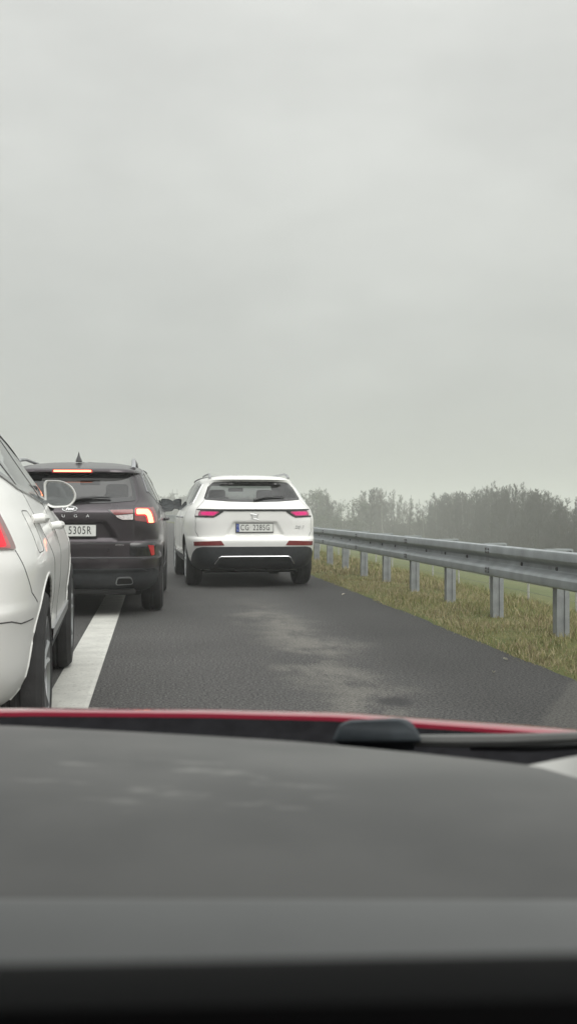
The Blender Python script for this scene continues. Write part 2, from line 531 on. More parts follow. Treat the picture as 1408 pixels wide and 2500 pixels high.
def make_seats(root, xs_front, y_front, y_rear, zseat, width=0.5, head=0.80):
    for sx in xs_front:
        mb = MB()
        mb.rbox(sx - 0.25, sx + 0.25, y_front - 0.05, y_front + 0.45, zseat - 0.18, zseat, 0.06, M['trim'])
        xf = Matrix.Translation((sx, y_front - 0.06, zseat - 0.05)) @ Matrix.Rotation(R_(14), 4, 'X')
        mb.rbox(-0.24, 0.24, -0.07, 0.07, 0, 0.60, 0.06, M['trim'], xf=xf)
        mb.rbox(-0.13, 0.13, -0.06, 0.04, 0.63, 0.81, 0.045, M['trim'], xf=xf)
        for k in (-0.05, 0.05): mb.tube([xf @ Vector((k, 0, 0.58)), xf @ Vector((k, 0, 0.66))], 0.008, M['satin'])
        mb.build('front_seat', root, smooth=50)
    mb = MB()
    mb.rbox(-0.62, 0.62, y_rear, y_rear + 0.5, zseat - 0.15, zseat, 0.06, M['trim'])
    xf = Matrix.Translation((0, y_rear, zseat - 0.05)) @ Matrix.Rotation(R_(18), 4, 'X')
    mb.rbox(-0.64, 0.64, -0.08, 0.06, 0, 0.56, 0.06, M['trim'], xf=xf)
    for k in (-0.40, 0.0, 0.40):
        hgt = 0.70 if k else 0.64
        mb.rbox(k - 0.12, k + 0.12, -0.06, 0.03, 0.575, hgt, 0.035, M['trim'], xf=xf)
    mb.build('rear_seat', root, smooth=50)

def make_plate(root, S, xc, zc, y_off, text, tx, size, right=None, holder=M['black']):
    """number plate standing on the tailgate"""
    y = S.pu(xc, zc).y - y_off
    p = part_empty('number_plate', root, (xc, y, zc), (R_(-3), 0, 0))
    mb = MB(); mb.rbox(-0.268, 0.268, 0.0, 0.018, -0.068, 0.066, 0.004, holder, seg=2); mb.build('plate_holder', p)
    mb = MB(); mb.rbox(-0.26, 0.26, -0.004, 0.0, -0.057, 0.057, 0.002, M['plate'], seg=1)
    mb.build('plate_face', p)
    mb = MB(); mb.box(-0.258, -0.218, -0.0055, -0.0035, -0.055, 0.055, M['plate_blue'])
    for k in range(12):
        a = 2 * PI * k / 12
        mb.lathe([(-0.0062, 0.0001), (-0.0062, 0.0024), (-0.005, 0.0024)], M['plate'], n=6, axis='y', c=(-0.238 + 0.012 * math.cos(a), 0, 0.022 + 0.012 * math.sin(a)))
    mb.build('country_band', p, smooth=None)
    make_text('country_letters', 'PL', 0.028, M['plate'], p, (-0.238, -0.0058, -0.033), (PI / 2, 0, 0), sx=0.8, extrude=0.0005)
    for (t, x) in text:
        make_text('plate_letters', t, size, M['plate_ink'], p, (x, -0.0046, 0.0), (PI / 2, 0, 0), sx=0.70, extrude=0.0006, offset=0.0004, space=1.16)
    mb = MB(); mb.lathe([(-0.0055, 0.0005), (-0.0055, 0.011), (-0.003, 0.011)], M['lens_clear'], n=14, axis='y', c=(tx, 0, 0.006)); mb.build('plate_sticker', p)
    return p

# ================================================================== CAR 1: white crossover ahead (right)
def build_white_suv():
    root = thing('suv_car', 'white SUV with pink lit tail lights beside the guardrail, plate CG 2285G', 'car', (1.375, 16.05, 0), R_(2.1), 'cars in the traffic queue')
    def dent(x, z):
        x = np.asarray(x, float)
        hw = 0.30 + (0.925 - z) * 0.55
        m = (1 - sm(hw - 0.02, hw + 0.025, x)) * sm(0.735, 0.755, z) * (1 - sm(0.915, 0.935, z))
        return 0.030 * m
    S = Shape(
        yr={0.24: -0.62, 0.30: -0.80, 0.40: -0.88, 0.55: -0.925, 0.66: -0.94, 0.70: -0.925, 0.725: -0.885, 0.80: -0.885, 0.95: -0.89, 1.06: -0.892, 1.10: -0.895, 1.13: -0.885, 1.20: -0.80, 1.25: -0.74, 1.38: -0.595, 1.49: -0.47, 1.515: -0.49, 1.535: -0.52, 1.56: -0.505, 1.585: -0.38, 1.61: 0.0, 1.625: 0.4, 1.632: 0.9},
        yf={0.24: 3.3, 0.35: 3.52, 0.6: 3.62, 0.85: 3.55, 0.98: 3.2, 1.05: 2.5, 1.09: 2.2, 1.2: 1.95, 1.5: 1.35, 1.57: 1.2, 1.61: 1.1, 1.632: 1.0},
        w={0.24: 0.76, 0.32: 0.86, 0.45: 0.915, 0.62: 0.935, 0.80: 0.94, 0.95: 0.94, 1.06: 0.92, 1.13: 0.895, 1.2: 0.855, 1.3: 0.805, 1.48: 0.715, 1.54: 0.675, 1.575: 0.62, 1.605: 0.50, 1.622: 0.36, 1.632: 0.03},
        nr={0.24: 7, 0.6: 7.5, 0.9: 7.5, 1.1: 6.5, 1.25: 5.5, 1.5: 5, 1.632: 3},
        nf={0.24: 5, 0.9: 4.5, 1.1: 4, 1.632: 3}, yc=1.30, zmin=0.24, zmax=1.632, dent=dent)
    rw = round_poly([(-0.725, 1.245), (-0.35, 1.216), (0, 1.208), (0.35, 1.216), (0.725, 1.245), (0.625, 1.455), (0.565, 1.50), (0.3, 1.508), (-0.3, 1.508), (-0.565, 1.50), (-0.625, 1.455)], 0.03)
    ws = [(-0.62, 1.13), (0.62, 1.13), (0.56, 1.50), (-0.56, 1.50)]
    win = round_poly([(-0.28, 1.20), (-0.10, 1.46), (0.3, 1.515), (0.9, 1.505), (1.28, 1.42), (1.85, 1.13), (1.0, 1.12)], 0.03)
    body = car_body(S, root, M['white'], [(0, 0.36), (2.74, 0.36)], 0.395, [('u', inset(rw, 0.02)), ('f', ws), ('r', inset(win, 0.012)), ('l', inset(win, 0.012))])
    patch(S, 'rear_window', rw, M['glass_dark'], root, off=0.004, ring=0.035, ring_m=M['frit'])
    for mode in 'lr':
        w = patch(S, 'side_window', win, M['glass'], root, mode=mode, off=0.003, ring=0.022, ring_m=M['gloss_black'])
        for yy, zz0, zz1 in ((0.93, 1.118, 1.505), (0.02, 1.19, 1.48)):
            mb = MB(); ribbon(S, mb, [(yy, zz0), (yy - 0.03, zz1)], 0.07, M['gloss_black'], mode=mode, off=0.005); mb.build('window_pillar', w)
        mb = MB(); ribbon(S, mb, [(-0.30, 1.19), (-0.11, 1.475), (0.3, 1.53), (0.9, 1.52), (1.29, 1.435), (1.80, 1.18)], 0.018, M['chrome'], mode=mode, off=0.006)
        ribbon(S, mb, [(-0.30, 1.19), (1.0, 1.11), (1.85, 1.12)], 0.018, M['chrome'], mode=mode, off=0.006)
        mb.build('window_trim', w)
    # wiper on the glass
    mb = MB(); a = [S.pu(u, z) + S.normal(u, z, 'u') * 0.022 for u, z in ((0.0, 1.225), (0.16, 1.262), (0.34, 1.272), (0.44, 1.268))]
    mb.tube(a, [0.018, 0.013, 0.010, 0.008], M['black'], n=6); mb.build('rear_wiper', root)
    # tail lights
    band = [(-0.46, 1.082), (0.46, 1.082), (0.46, 1.108), (-0.46, 1.108)]
    patch(S, 'light_bar', band, M['gloss_black'], root, off=0.006)
    L = round_poly([(0.40, 1.108), (0.46, 1.108), (0.875, 1.112), (0.878, 1.0), (0.58, 0.992), (0.52, 1.02), (0.45, 1.07)], 0.008, 2)
    lens = round_poly([(0.50, 1.066), (0.575, 1.012), (0.80, 1.018), (0.80, 1.085), (0.52, 1.080)], 0.008, 2)
    core = round_poly([(0.53, 1.058), (0.582, 1.022), (0.745, 1.030), (0.76, 1.060), (0.70, 1.072), (0.55, 1.070)], 0.008, 2)
    clr = [(0.805, 1.016), (0.862, 1.018), (0.860, 1.098), (0.80, 1.090), (0.775, 1.088), (0.805, 1.052)]
    for sg in (1, -1):
        f = (lambda p: p) if sg == 1 else mirror_x
        t = patch(S, 'tail_light', f(L), M['gloss_black'], root, off=0.008)
        patch(S, 'red_lens', f(lens), M['lamp_pale'], t, off=0.012, step=0.02)
        patch(S, 'lamp_core', f(core), M['lamp_pink'], t, off=0.016, step=0.015)
        patch(S, 'clear_lens', f(clr), M['lens_clear'], t, off=0.014, step=0.02)
        rf = round_poly([(0.43, 0.605), (0.90, 0.598), (0.905, 0.655), (0.475, 0.668)], 0.006, 2)
        patch(S, 'reflector', f(rf), M['lens_dull'], root, off=0.006)
    # lower bumper
    bp = round_poly([(-1.30, 0.26), (1.30, 0.26), (1.16, 0.34), (1.04, 0.40), (0.94, 0.50), (0.84, 0.565), (0.74, 0.585), (-0.74, 0.585), (-0.84, 0.565), (-0.94, 0.50), (-1.04, 0.40), (-1.16, 0.34)], 0.03)
    patch(S, 'bumper_trim', bp, M['bumper'], root, off=0.008, step=0.03)
    mb = MB()
    st = [(-0.56, 0.355), (-0.50, 0.435), (-0.47, 0.452), (0.47, 0.452), (0.50, 0.435), (0.56, 0.355)]
    sp_ = []
    for (a, b), (c, d) in zip(st[:-1], st[1:]):
        for t in np.linspace(0, 1, 14)[:-1]: sp_.append((a + (c - a) * t, b + (d - b) * t))
    sp_.append(st[-1])
    mb.tube([S.pu(u, z) + S.normal(u, z, 'u') * 0.016 for u, z in sp_], 0.011, M['chrome'], n=8)
    mb.build('bumper_chrome', root)
    dif = [(-0.54, 0.26), (0.54, 0.26), (0.485, 0.428), (-0.485, 0.428)]
    patch(S, 'diffuser', dif, M['black'], root, off=0.011)
    # hem details
    mb = MB()
    ribbon(S, mb, [(-0.86, 1.0), (-0.87, 0.80), (-0.80, 0.724), (0.80, 0.724), (0.87, 0.80), (0.86, 1.0)], 0.006, M['gap'])
    ribbon(S, mb, [(-0.87, 1.125), (-0.74, 1.22), (-0.62, 1.49)], 0.006, M['gap']); ribbon(S, mb, [(0.87, 1.125), (0.74, 1.22), (0.62, 1.49)], 0.006, M['gap'])
    for mode in 'lr':
        ribbon(S, mb, [(0.95, 1.12), (0.97, 0.55), (0.93, 0.36)], 0.006, M['gap'], mode=mode)
        ribbon(S, mb, [(1.85, 1.10), (2.0, 0.9), (2.02, 0.36)], 0.006, M['gap'], mode=mode)
        ribbon(S, mb, [(-0.25, 1.19), (-0.12, 0.95), (0.25, 0.85), (0.44, 0.7), (0.46, 0.36)], 0.006, M['gap'], mode=mode)
        ribbon(S, mb, [(0.42, 0.385), (2.3, 0.385)], 0.10, M['bumper'], mode=mode, off=0.01)
        ribbon(S, mb, [(0.50, 0.50), (2.2, 0.47)], 0.025, M['chrome'], mode=mode, off=0.008)
    mb.build('panel_gap', root)
    for mode in 'lr':
        for yy in (0.15, 1.10):
            mb = MB(); p = S.ps(yy, 1.0, 1 if mode == 'r' else -1); sx = 1 if mode == 'r' else -1
            mb.tube([p + Vector((0, -0.02, 0)), p + Vector((sx * 0.03, 0.02, 0)), p + Vector((sx * 0.03, 0.16, 0)), p + Vector((0, 0.20, 0))], 0.014, M['chrome'], n=8); mb.build('door_handle', root)
    # logo: two interlocking angular strokes
    mb = MB()
    def stroke(pts, w=0.0058):
        pts = [(a * 0.82, 1.005 + (b - 1.005) * 0.9) for a, b in pts]
        for (a, b) in zip(pts[:-1], pts[1:]):
            pa = S.pu(*a); pb = S.pu(*b); n = S.normal(*a, 'u')
            mb.tube([pa + n * 0.008, pb + n * 0.008], w * 0.6, M['chrome'], n=6)
    z0 = 1.005
    stroke([(-0.075, z0 + 0.045), (0.03, z0 + 0.03), (-0.01, z0 + 0.0)]); stroke([(-0.062, z0 + 0.035), (-0.035, z0 + 0.005), (-0.06, z0 - 0.035)])
    stroke([(0.07, z0 - 0.045), (-0.03, z0 - 0.03), (0.01, z0 + 0.0)]); stroke([(0.06, z0 - 0.035), (0.035, z0 - 0.005), (0.062, z0 + 0.045)])
    mb.build('emblem', root)
    p = S.pu(0.63, 0.855); make_text('badge', 'DS 7', 0.062, M['chrome'], root, (0.63, p.y - 0.006, 0.855), (PI / 2, 0, 0), sx=0.95, shear=0.35, space=1.1)
    make_plate(root, S, 0.0, 0.848, 0.014, [('CG', -0.140), ('2285G', 0.095)], -0.070, 0.112)
    # roof rails, antenna
    for sg in (1, -1):
        mb = MB()
        pts = [(sg * 0.575, -0.26, 1.565), (sg * 0.57, -0.18, 1.605), (sg * 0.56, 0.0, 1.632), (sg * 0.55, 1.1, 1.632), (sg * 0.55, 1.25, 1.59)]
        mb.tube(pts, [0.018, 0.02, 0.016, 0.016, 0.018], M['satin'], n=8); mb.build('roof_rail', root)
    for x, yy in ((-0.798, 0), (0.798, 0), (-0.798, 2.74), (0.798, 2.74)): make_wheel(root, x, yy, 0.36, 1 if x > 0 else -1, M['rim'])
    make_mirror(root, -0.855, -1.025, 1.20, 0.17, 1.72, 0.10, M['black'], M['mirror_dim'])
    make_mirror(root, 0.855, 1.025, 1.20, 0.17, 1.72, 0.10, M['black'], M['mirror_dim'])
    make_seats(root, (-0.37, 0.37), 1.05, 0.15, 0.68)
    mb = MB(); mb.rbox(-0.12, 0.12, 1.5, 1.53, 1.40, 1.46, 0.012, M['trim']); mb.build('rear_view_mirror', root)
    mb = MB(); mb.rbox(-0.70, 0.70, -0.5, 3.2, 0.20, 0.30, 0.03, M['well']); mb.rbox(-0.62, -0.25, -0.78, -0.45, 0.24, 0.33, 0.04, M['well']); mb.rbox(0.18, 0.52, -0.75, -0.45, 0.22, 0.33, 0.04, M['well']); mb.build('underbody', root)
    CARS['white_suv'] = (root, S)
    return root

# ================================================================== CAR 2: dark grey SUV with brake lights on
def build_grey_suv():
    root = thing('suv_car', 'dark grey SUV straddling the white line with its brake lights glowing', 'car', (-0.81, 12.02, 0), R_(-1.5), 'cars in the traffic queue')
    def dent(x, z):
        x = np.asarray(x, float)
        hw = 0.34 + (0.96 - z) * 0.65
        m = (1 - sm(hw - 0.02, hw + 0.03, x)) * sm(0.78, 0.81, z) * (1 - sm(0.95, 0.975, z))
        return 0.025 * m
    S = Shape(
        yr={0.25: -0.70, 0.30: -0.84, 0.40: -0.92, 0.475: -0.945, 0.49: -0.975, 0.57: -0.985, 0.60: -0.985, 0.618: -0.968, 0.745: -0.972, 0.775: -0.93, 0.95: -0.94, 1.06: -0.945, 1.12: -0.90, 1.17: -0.83, 1.30: -0.715, 1.44: -0.59, 1.466: -0.572, 1.477: -0.648, 1.508: -0.645, 1.53: -0.53, 1.56: -0.34, 1.60: -0.02, 1.63: 0.4, 1.645: 0.9},
        yf={0.25: 3.2, 0.35: 3.5, 0.6: 3.6, 0.85: 3.55, 0.98: 3.2, 1.05: 2.5, 1.09: 2.2, 1.2: 1.95, 1.5: 1.35, 1.57: 1.2, 1.62: 1.1, 1.645: 1.0},
        w={0.25: 0.78, 0.32: 0.86, 0.45: 0.905, 0.62: 0.925, 0.80: 0.93, 0.98: 0.925, 1.08: 0.905, 1.16: 0.875, 1.24: 0.84, 1.35: 0.79, 1.48: 0.725, 1.53: 0.69, 1.57: 0.63, 1.61: 0.50, 1.632: 0.36, 1.645: 0.03},
        nr={0.25: 7, 0.6: 7.5, 0.9: 7.5, 1.1: 7, 1.25: 6.5, 1.5: 6, 1.645: 3},
        nf={0.25: 5, 0.9: 4.5, 1.1: 4, 1.645: 3}, yc=1.30, zmin=0.25, zmax=1.645, dent=dent)
    rw = round_poly([(-0.665, 1.185), (-0.35, 1.158), (0, 1.152), (0.35, 1.158), (0.665, 1.185), (0.655, 1.33), (0.62, 1.44), (0.56, 1.460), (0, 1.464), (-0.56, 1.460), (-0.62, 1.44), (-0.655, 1.33)], 0.03)
    ws = [(-0.62, 1.13), (0.62, 1.13), (0.56, 1.50), (-0.56, 1.50)]
    win = round_poly([(-0.45, 1.28), (-0.25, 1.46), (0.2, 1.525), (0.9, 1.515), (1.28, 1.43), (1.88, 1.12), (1.0, 1.11), (-0.25, 1.17)], 0.03)
    car_body(S, root, M['grey_paint'], [(0, 0.355), (2.71, 0.355)], 0.39, [('u', inset(rw, 0.02)), ('f', ws), ('r', inset(win, 0.012)), ('l', inset(win, 0.012))])
    patch(S, 'rear_window', rw, M['glass_kuga'], root, off=0.004, ring=0.045, ring_m=M['frit'])
    for mode in 'lr':
        w = patch(S, 'side_window', win, M['glass'], root, mode=mode, off=0.003, ring=0.022, ring_m=M['gloss_black'])
        for yy, a, b in ((0.93, 1.11, 1.515), (-0.02, 1.15, 1.50)):
            mb = MB(); ribbon(S, mb, [(yy, a), (yy - 0.03, b)], 0.07, M['gloss_black'], mode=mode, off=0.005); mb.build('window_pillar', w)
        mb = MB(); ribbon(S, mb, [(-0.47, 1.28), (-0.26, 1.475), (0.2, 1.54), (0.9, 1.53), (1.29, 1.445), (1.85, 1.15)], 0.014, M['satin'], mode=mode, off=0.006)
        mb.build('window_trim', w)
    sp = round_poly([(-0.60, 1.492), (0.60, 1.492), (0.64, 1.535), (-0.64, 1.535)], 0.015)
    mb = MB(); a = [S.pu(u, z) + S.normal(u, z, 'u') * 0.024 for u, z in ((-0.03, 1.165), (0.14, 1.195), (0.30, 1.205), (0.40, 1.20))]
    mb.tube(a, [0.022, 0.016, 0.011, 0.008], M['black'], n=6); mb.build('rear_wiper', root)
    # third brake light
    hb = [(-0.205, 1.480), (0.205, 1.480), (0.205, 1.505), (-0.205, 1.505)]
    t = patch(S, 'high_brake_light', hb, M['lens_red'], root, off=0.007)
    patch(S, 'lit_strip', [(-0.190, 1.484), (0.190, 1.484), (0.190, 1.501), (-0.190, 1.501)], M['lamp_hot'], t, off=0.011)
    # tail lights
    inn = round_poly([(0.375, 1.092), (0.635, 1.098), (0.635, 0.985), (0.52, 0.985), (0.455, 1.015)], 0.01, 2)
    inn_red = round_poly([(0.40, 1.084), (0.63, 1.09), (0.63, 1.055), (0.45, 1.040)], 0.006, 2)
    inn_clr = round_poly([(0.455, 1.035), (0.63, 1.048), (0.63, 0.993), (0.525, 0.992), (0.48, 1.012)], 0.006, 2)
    outr = round_poly([(0.645, 1.110), (0.93, 1.118), (1.01, 1.02), (0.975, 0.965), (0.86, 0.955), (0.645, 0.985)], 0.012, 2)
    hot = round_poly([(0.665, 1.093), (0.80, 1.093), (0.845, 1.06), (0.875, 0.962), (0.80, 0.962), (0.785, 1.03), (0.76, 1.047), (0.665, 1.047)], 0.012, 3)
    rim_ = round_poly([(0.653, 1.102), (0.815, 1.104), (0.872, 1.064), (0.90, 0.958), (0.785, 0.958), (0.77, 1.018), (0.75, 1.034), (0.653, 1.034)], 0.012, 3)
    for sg in (1, -1):
        f = (lambda p: p) if sg == 1 else mirror_x
        t = patch(S, 'tail_light', f(outr), M['lens_smoke'], root, off=0.008)
        patch(S, 'red_lens', f(rim_), M['lamp_red'], t, off=0.011, step=0.02)
        patch(S, 'lit_strip', f(hot), M['lamp_hot'], t, off=0.015, step=0.02)
        t = patch(S, 'tailgate_light', f(inn), M['gloss_black'], root, off=0.008)
        patch(S, 'red_lens', f(inn_red), M['lens_dull'], t, off=0.011, step=0.02)
        patch(S, 'clear_lens', f(inn_clr), M['lens_clear'], t, off=0.011, step=0.02)
        hs = round_poly([(0.60, 0.755), (0.93, 0.76), (0.95, 0.70), (0.93, 0.62), (0.60, 0.628)], 0.015)
        h = patch(S, 'reflector_housing', f(hs), M['gloss_black'], root, off=0.005)
        rf = [(0.795, 0.735), (0.885, 0.73), (0.905, 0.635), (0.845, 0.628)]
        patch(S, 'reflector', f(rf), M['lens_red'], h, off=0.009, step=0.02)
    low = round_poly([(-1.30, 0.262), (1.30, 0.262), (1.16, 0.36), (1.05, 0.47), (0.90, 0.50), (-0.90, 0.50), (-1.05, 0.47), (-1.16, 0.36)], 0.03)
    patch(S, 'bumper_trim', low, M['bumper'], root, off=0.006, step=0.03)
    mb = MB()
    ribbon(S, mb, [(-0.93, 0.607), (0.93, 0.607)], 0.010, M['black'], off=0.004)
    ribbon(S, mb, [(-0.86, 0.492), (0.72, 0.492), (0.80, 0.475)], 0.008, M['bumper'], off=0.010)
    mb.build('bumper_chrome', root)
    for sg in (1, -1):
        ex = round_poly([(sg * 0.45, 0.345), (sg * 0.63, 0.355), (sg * 0.615, 0.418), (sg * 0.47, 0.418)], 0.03)
        t = patch(S, 'exhaust_tip', ex, M['satin'], root, off=0.03, thick=0.06)
        patch(S, 'exhaust_hole', inset(ex, 0.008), M['well'], t, off=0.0315, thick=0.002, step=0.015)
    mb = MB()
    ribbon(S, mb, [(-0.64, 1.13), (-0.64, 0.83), (-0.60, 0.755), (0.60, 0.755), (0.64, 0.83), (0.64, 1.13), (0.70, 1.20), (0.70, 1.35), (0.645, 1.49)], 0.006, M['gap'])
    ribbon(S, mb, [(-0.64, 1.13), (-0.70, 1.20), (-0.70, 1.35), (-0.645, 1.49)], 0.006, M['gap'])
    for mode in 'lr':
        ribbon(S, mb, [(0.95, 1.12), (0.97, 0.55), (0.93, 0.36)], 0.006, M['gap'], mode=mode)
        ribbon(S, mb, [(1.85, 1.10), (2.0, 0.9), (2.02, 0.36)], 0.006, M['gap'], mode=mode)
        ribbon(S, mb, [(-0.30, 1.17), (-0.12, 0.95), (0.25, 0.85), (0.44, 0.7), (0.46, 0.36)], 0.006, M['gap'], mode=mode)
        ribbon(S, mb, [(0.42, 0.385), (2.3, 0.385)], 0.10, M['bumper'], mode=mode, off=0.01)
    mb.build('panel_gap', root)
    for mode in 'lr':
        for yy in (0.15, 1.10):
            mb = MB(); p = S.ps(yy, 0.99, 1 if mode == 'r' else -1); sx = 1 if mode == 'r' else -1
            mb.tube([p + Vector((0, -0.02, 0)), p + Vector((sx * 0.035, 0.02, 0)), p + Vector((sx * 0.035, 0.16, 0)), p + Vector((0, 0.20, 0))], 0.016, M['grey_paint'], n=8); mb.build('door_handle', root)
    # oval emblem and spaced letters
    e = part_empty('emblem', root, (0, S.pu(0, 1.098).y - 0.004, 1.098), (R_(-25), 0, 0))
    mb = MB(); mb.lathe([(-0.006, 0.001), (-0.006, 1.0)], M['gloss_black'], n=36, axis='y')
    mb.v = [(x * 0.066, y, z * 0.026) for x, y, z in mb.v]; mb.build('oval_field', e)
    mb = MB(); mb.tube([(0.072 * math.cos(a), -0.004, 0.031 * math.sin(a)) for a in np.linspace(0, 2 * PI, 41)], 0.0055, M['chrome'], n=6, cap=False); mb.build('oval_rim', e)
    make_text('script', 'Ford', 0.034, M['chrome'], e, (0, -0.008, 0), (PI / 2, 0, 0), shear=0.4, sx=1.15, extrude=0.001)
    for ch, x in (('K', -0.18), ('U', -0.06), ('G', 0.06), ('A', 0.18)):
        p = S.pu(x, 1.030); make_text('name_letter', ch, 0.040, M['chrome'], root, (x, p.y - 0.004, 1.030), (PI / 2, 0, 0), sx=1.25)
    p = S.pu(0.50, 0.738); make_text('badge', 'HYBRID', 0.026, M['chrome'], root, (0.50, p.y - 0.008, 0.738), (PI / 2, 0, 0), sx=1.0)
    make_plate(root, S, 0.0, 0.882, 0.014, [('K', -0.098), ('5305R', 0.100)], -0.052, 0.112)
    # roof rails, antenna
    for sg in (1, -1):
        mb = MB()
        pts = [(sg * 0.61, -0.36, 1.53), (sg * 0.61, -0.29, 1.585), (sg * 0.60, -0.15, 1.628), (sg * 0.59, 0.2, 1.648), (sg * 0.58, 1.1, 1.64), (sg * 0.58, 1.25, 1.60)]
        mb.tube(pts, [0.024, 0.024, 0.02, 0.018, 0.018, 0.018], M['satin'], n=8); mb.build('roof_rail', root)
    mb = MB()
    fin = [(-0.06, 0.0, 0.036), (-0.02, 0.055, 0.030), (0.02, 0.085, 0.014), (0.05, 0.088, 0.006)]
    rings = []
    for z, hw in ((0.0, 0.038), (0.02, 0.034), (0.045, 0.022), (0.075, 0.010), (0.105, 0.0045)):
        L = 0.10 * (1 - z / 0.13)
        rings.append([(hw * math.cos(a), 0.05 - 0.06 * z + L * math.sin(a), 1.62 + z) for a in np.linspace(0, 2 * PI, 13)[:-1]])
    vs = [p for r in rings for p in r]; fs = [(i * 12 + k, i * 12 + (k + 1) % 12, (i + 1) * 12 + (k + 1) % 12, (i + 1) * 12 + k) for i in range(4) for k in range(12)]
    fs.append(tuple(range(48, 60))); mb.add(vs, fs, M['gloss_black']); mb.build('antenna', root)
    for x, yy in ((-0.80, 0), (0.80, 0), (-0.80, 2.71), (0.80, 2.71)): make_wheel(root, x, yy, 0.355, 1 if x > 0 else -1, M['rim_dark'])
    make_mirror(root, 0.853, 1.037, 1.155, 0.165, 1.70, 0.10, M['gloss_black'], M['mirror_dim'])
    make_mirror(root, -0.853, -1.037, 1.155, 0.165, 1.70, 0.10, M['gloss_black'], M['mirror_dim'])
    make_seats(root, (-0.37, 0.37), 1.05, 0.15, 0.66)
    mb = MB(); mb.rbox(-0.12, 0.12, 1.5, 1.53, 1.40, 1.46, 0.012, M['trim']); mb.build('rear_view_mirror', root)
    mb = MB(); mb.rbox(-0.70, 0.70, -0.5, 3.1, 0.20, 0.30, 0.03, M['well']); mb.rbox(-0.65, 0.65, -0.85, -0.5, 0.225, 0.29, 0.03, M['well']); mb.build('underbody', root)
    CARS['grey_suv'] = (root, S)
    return root

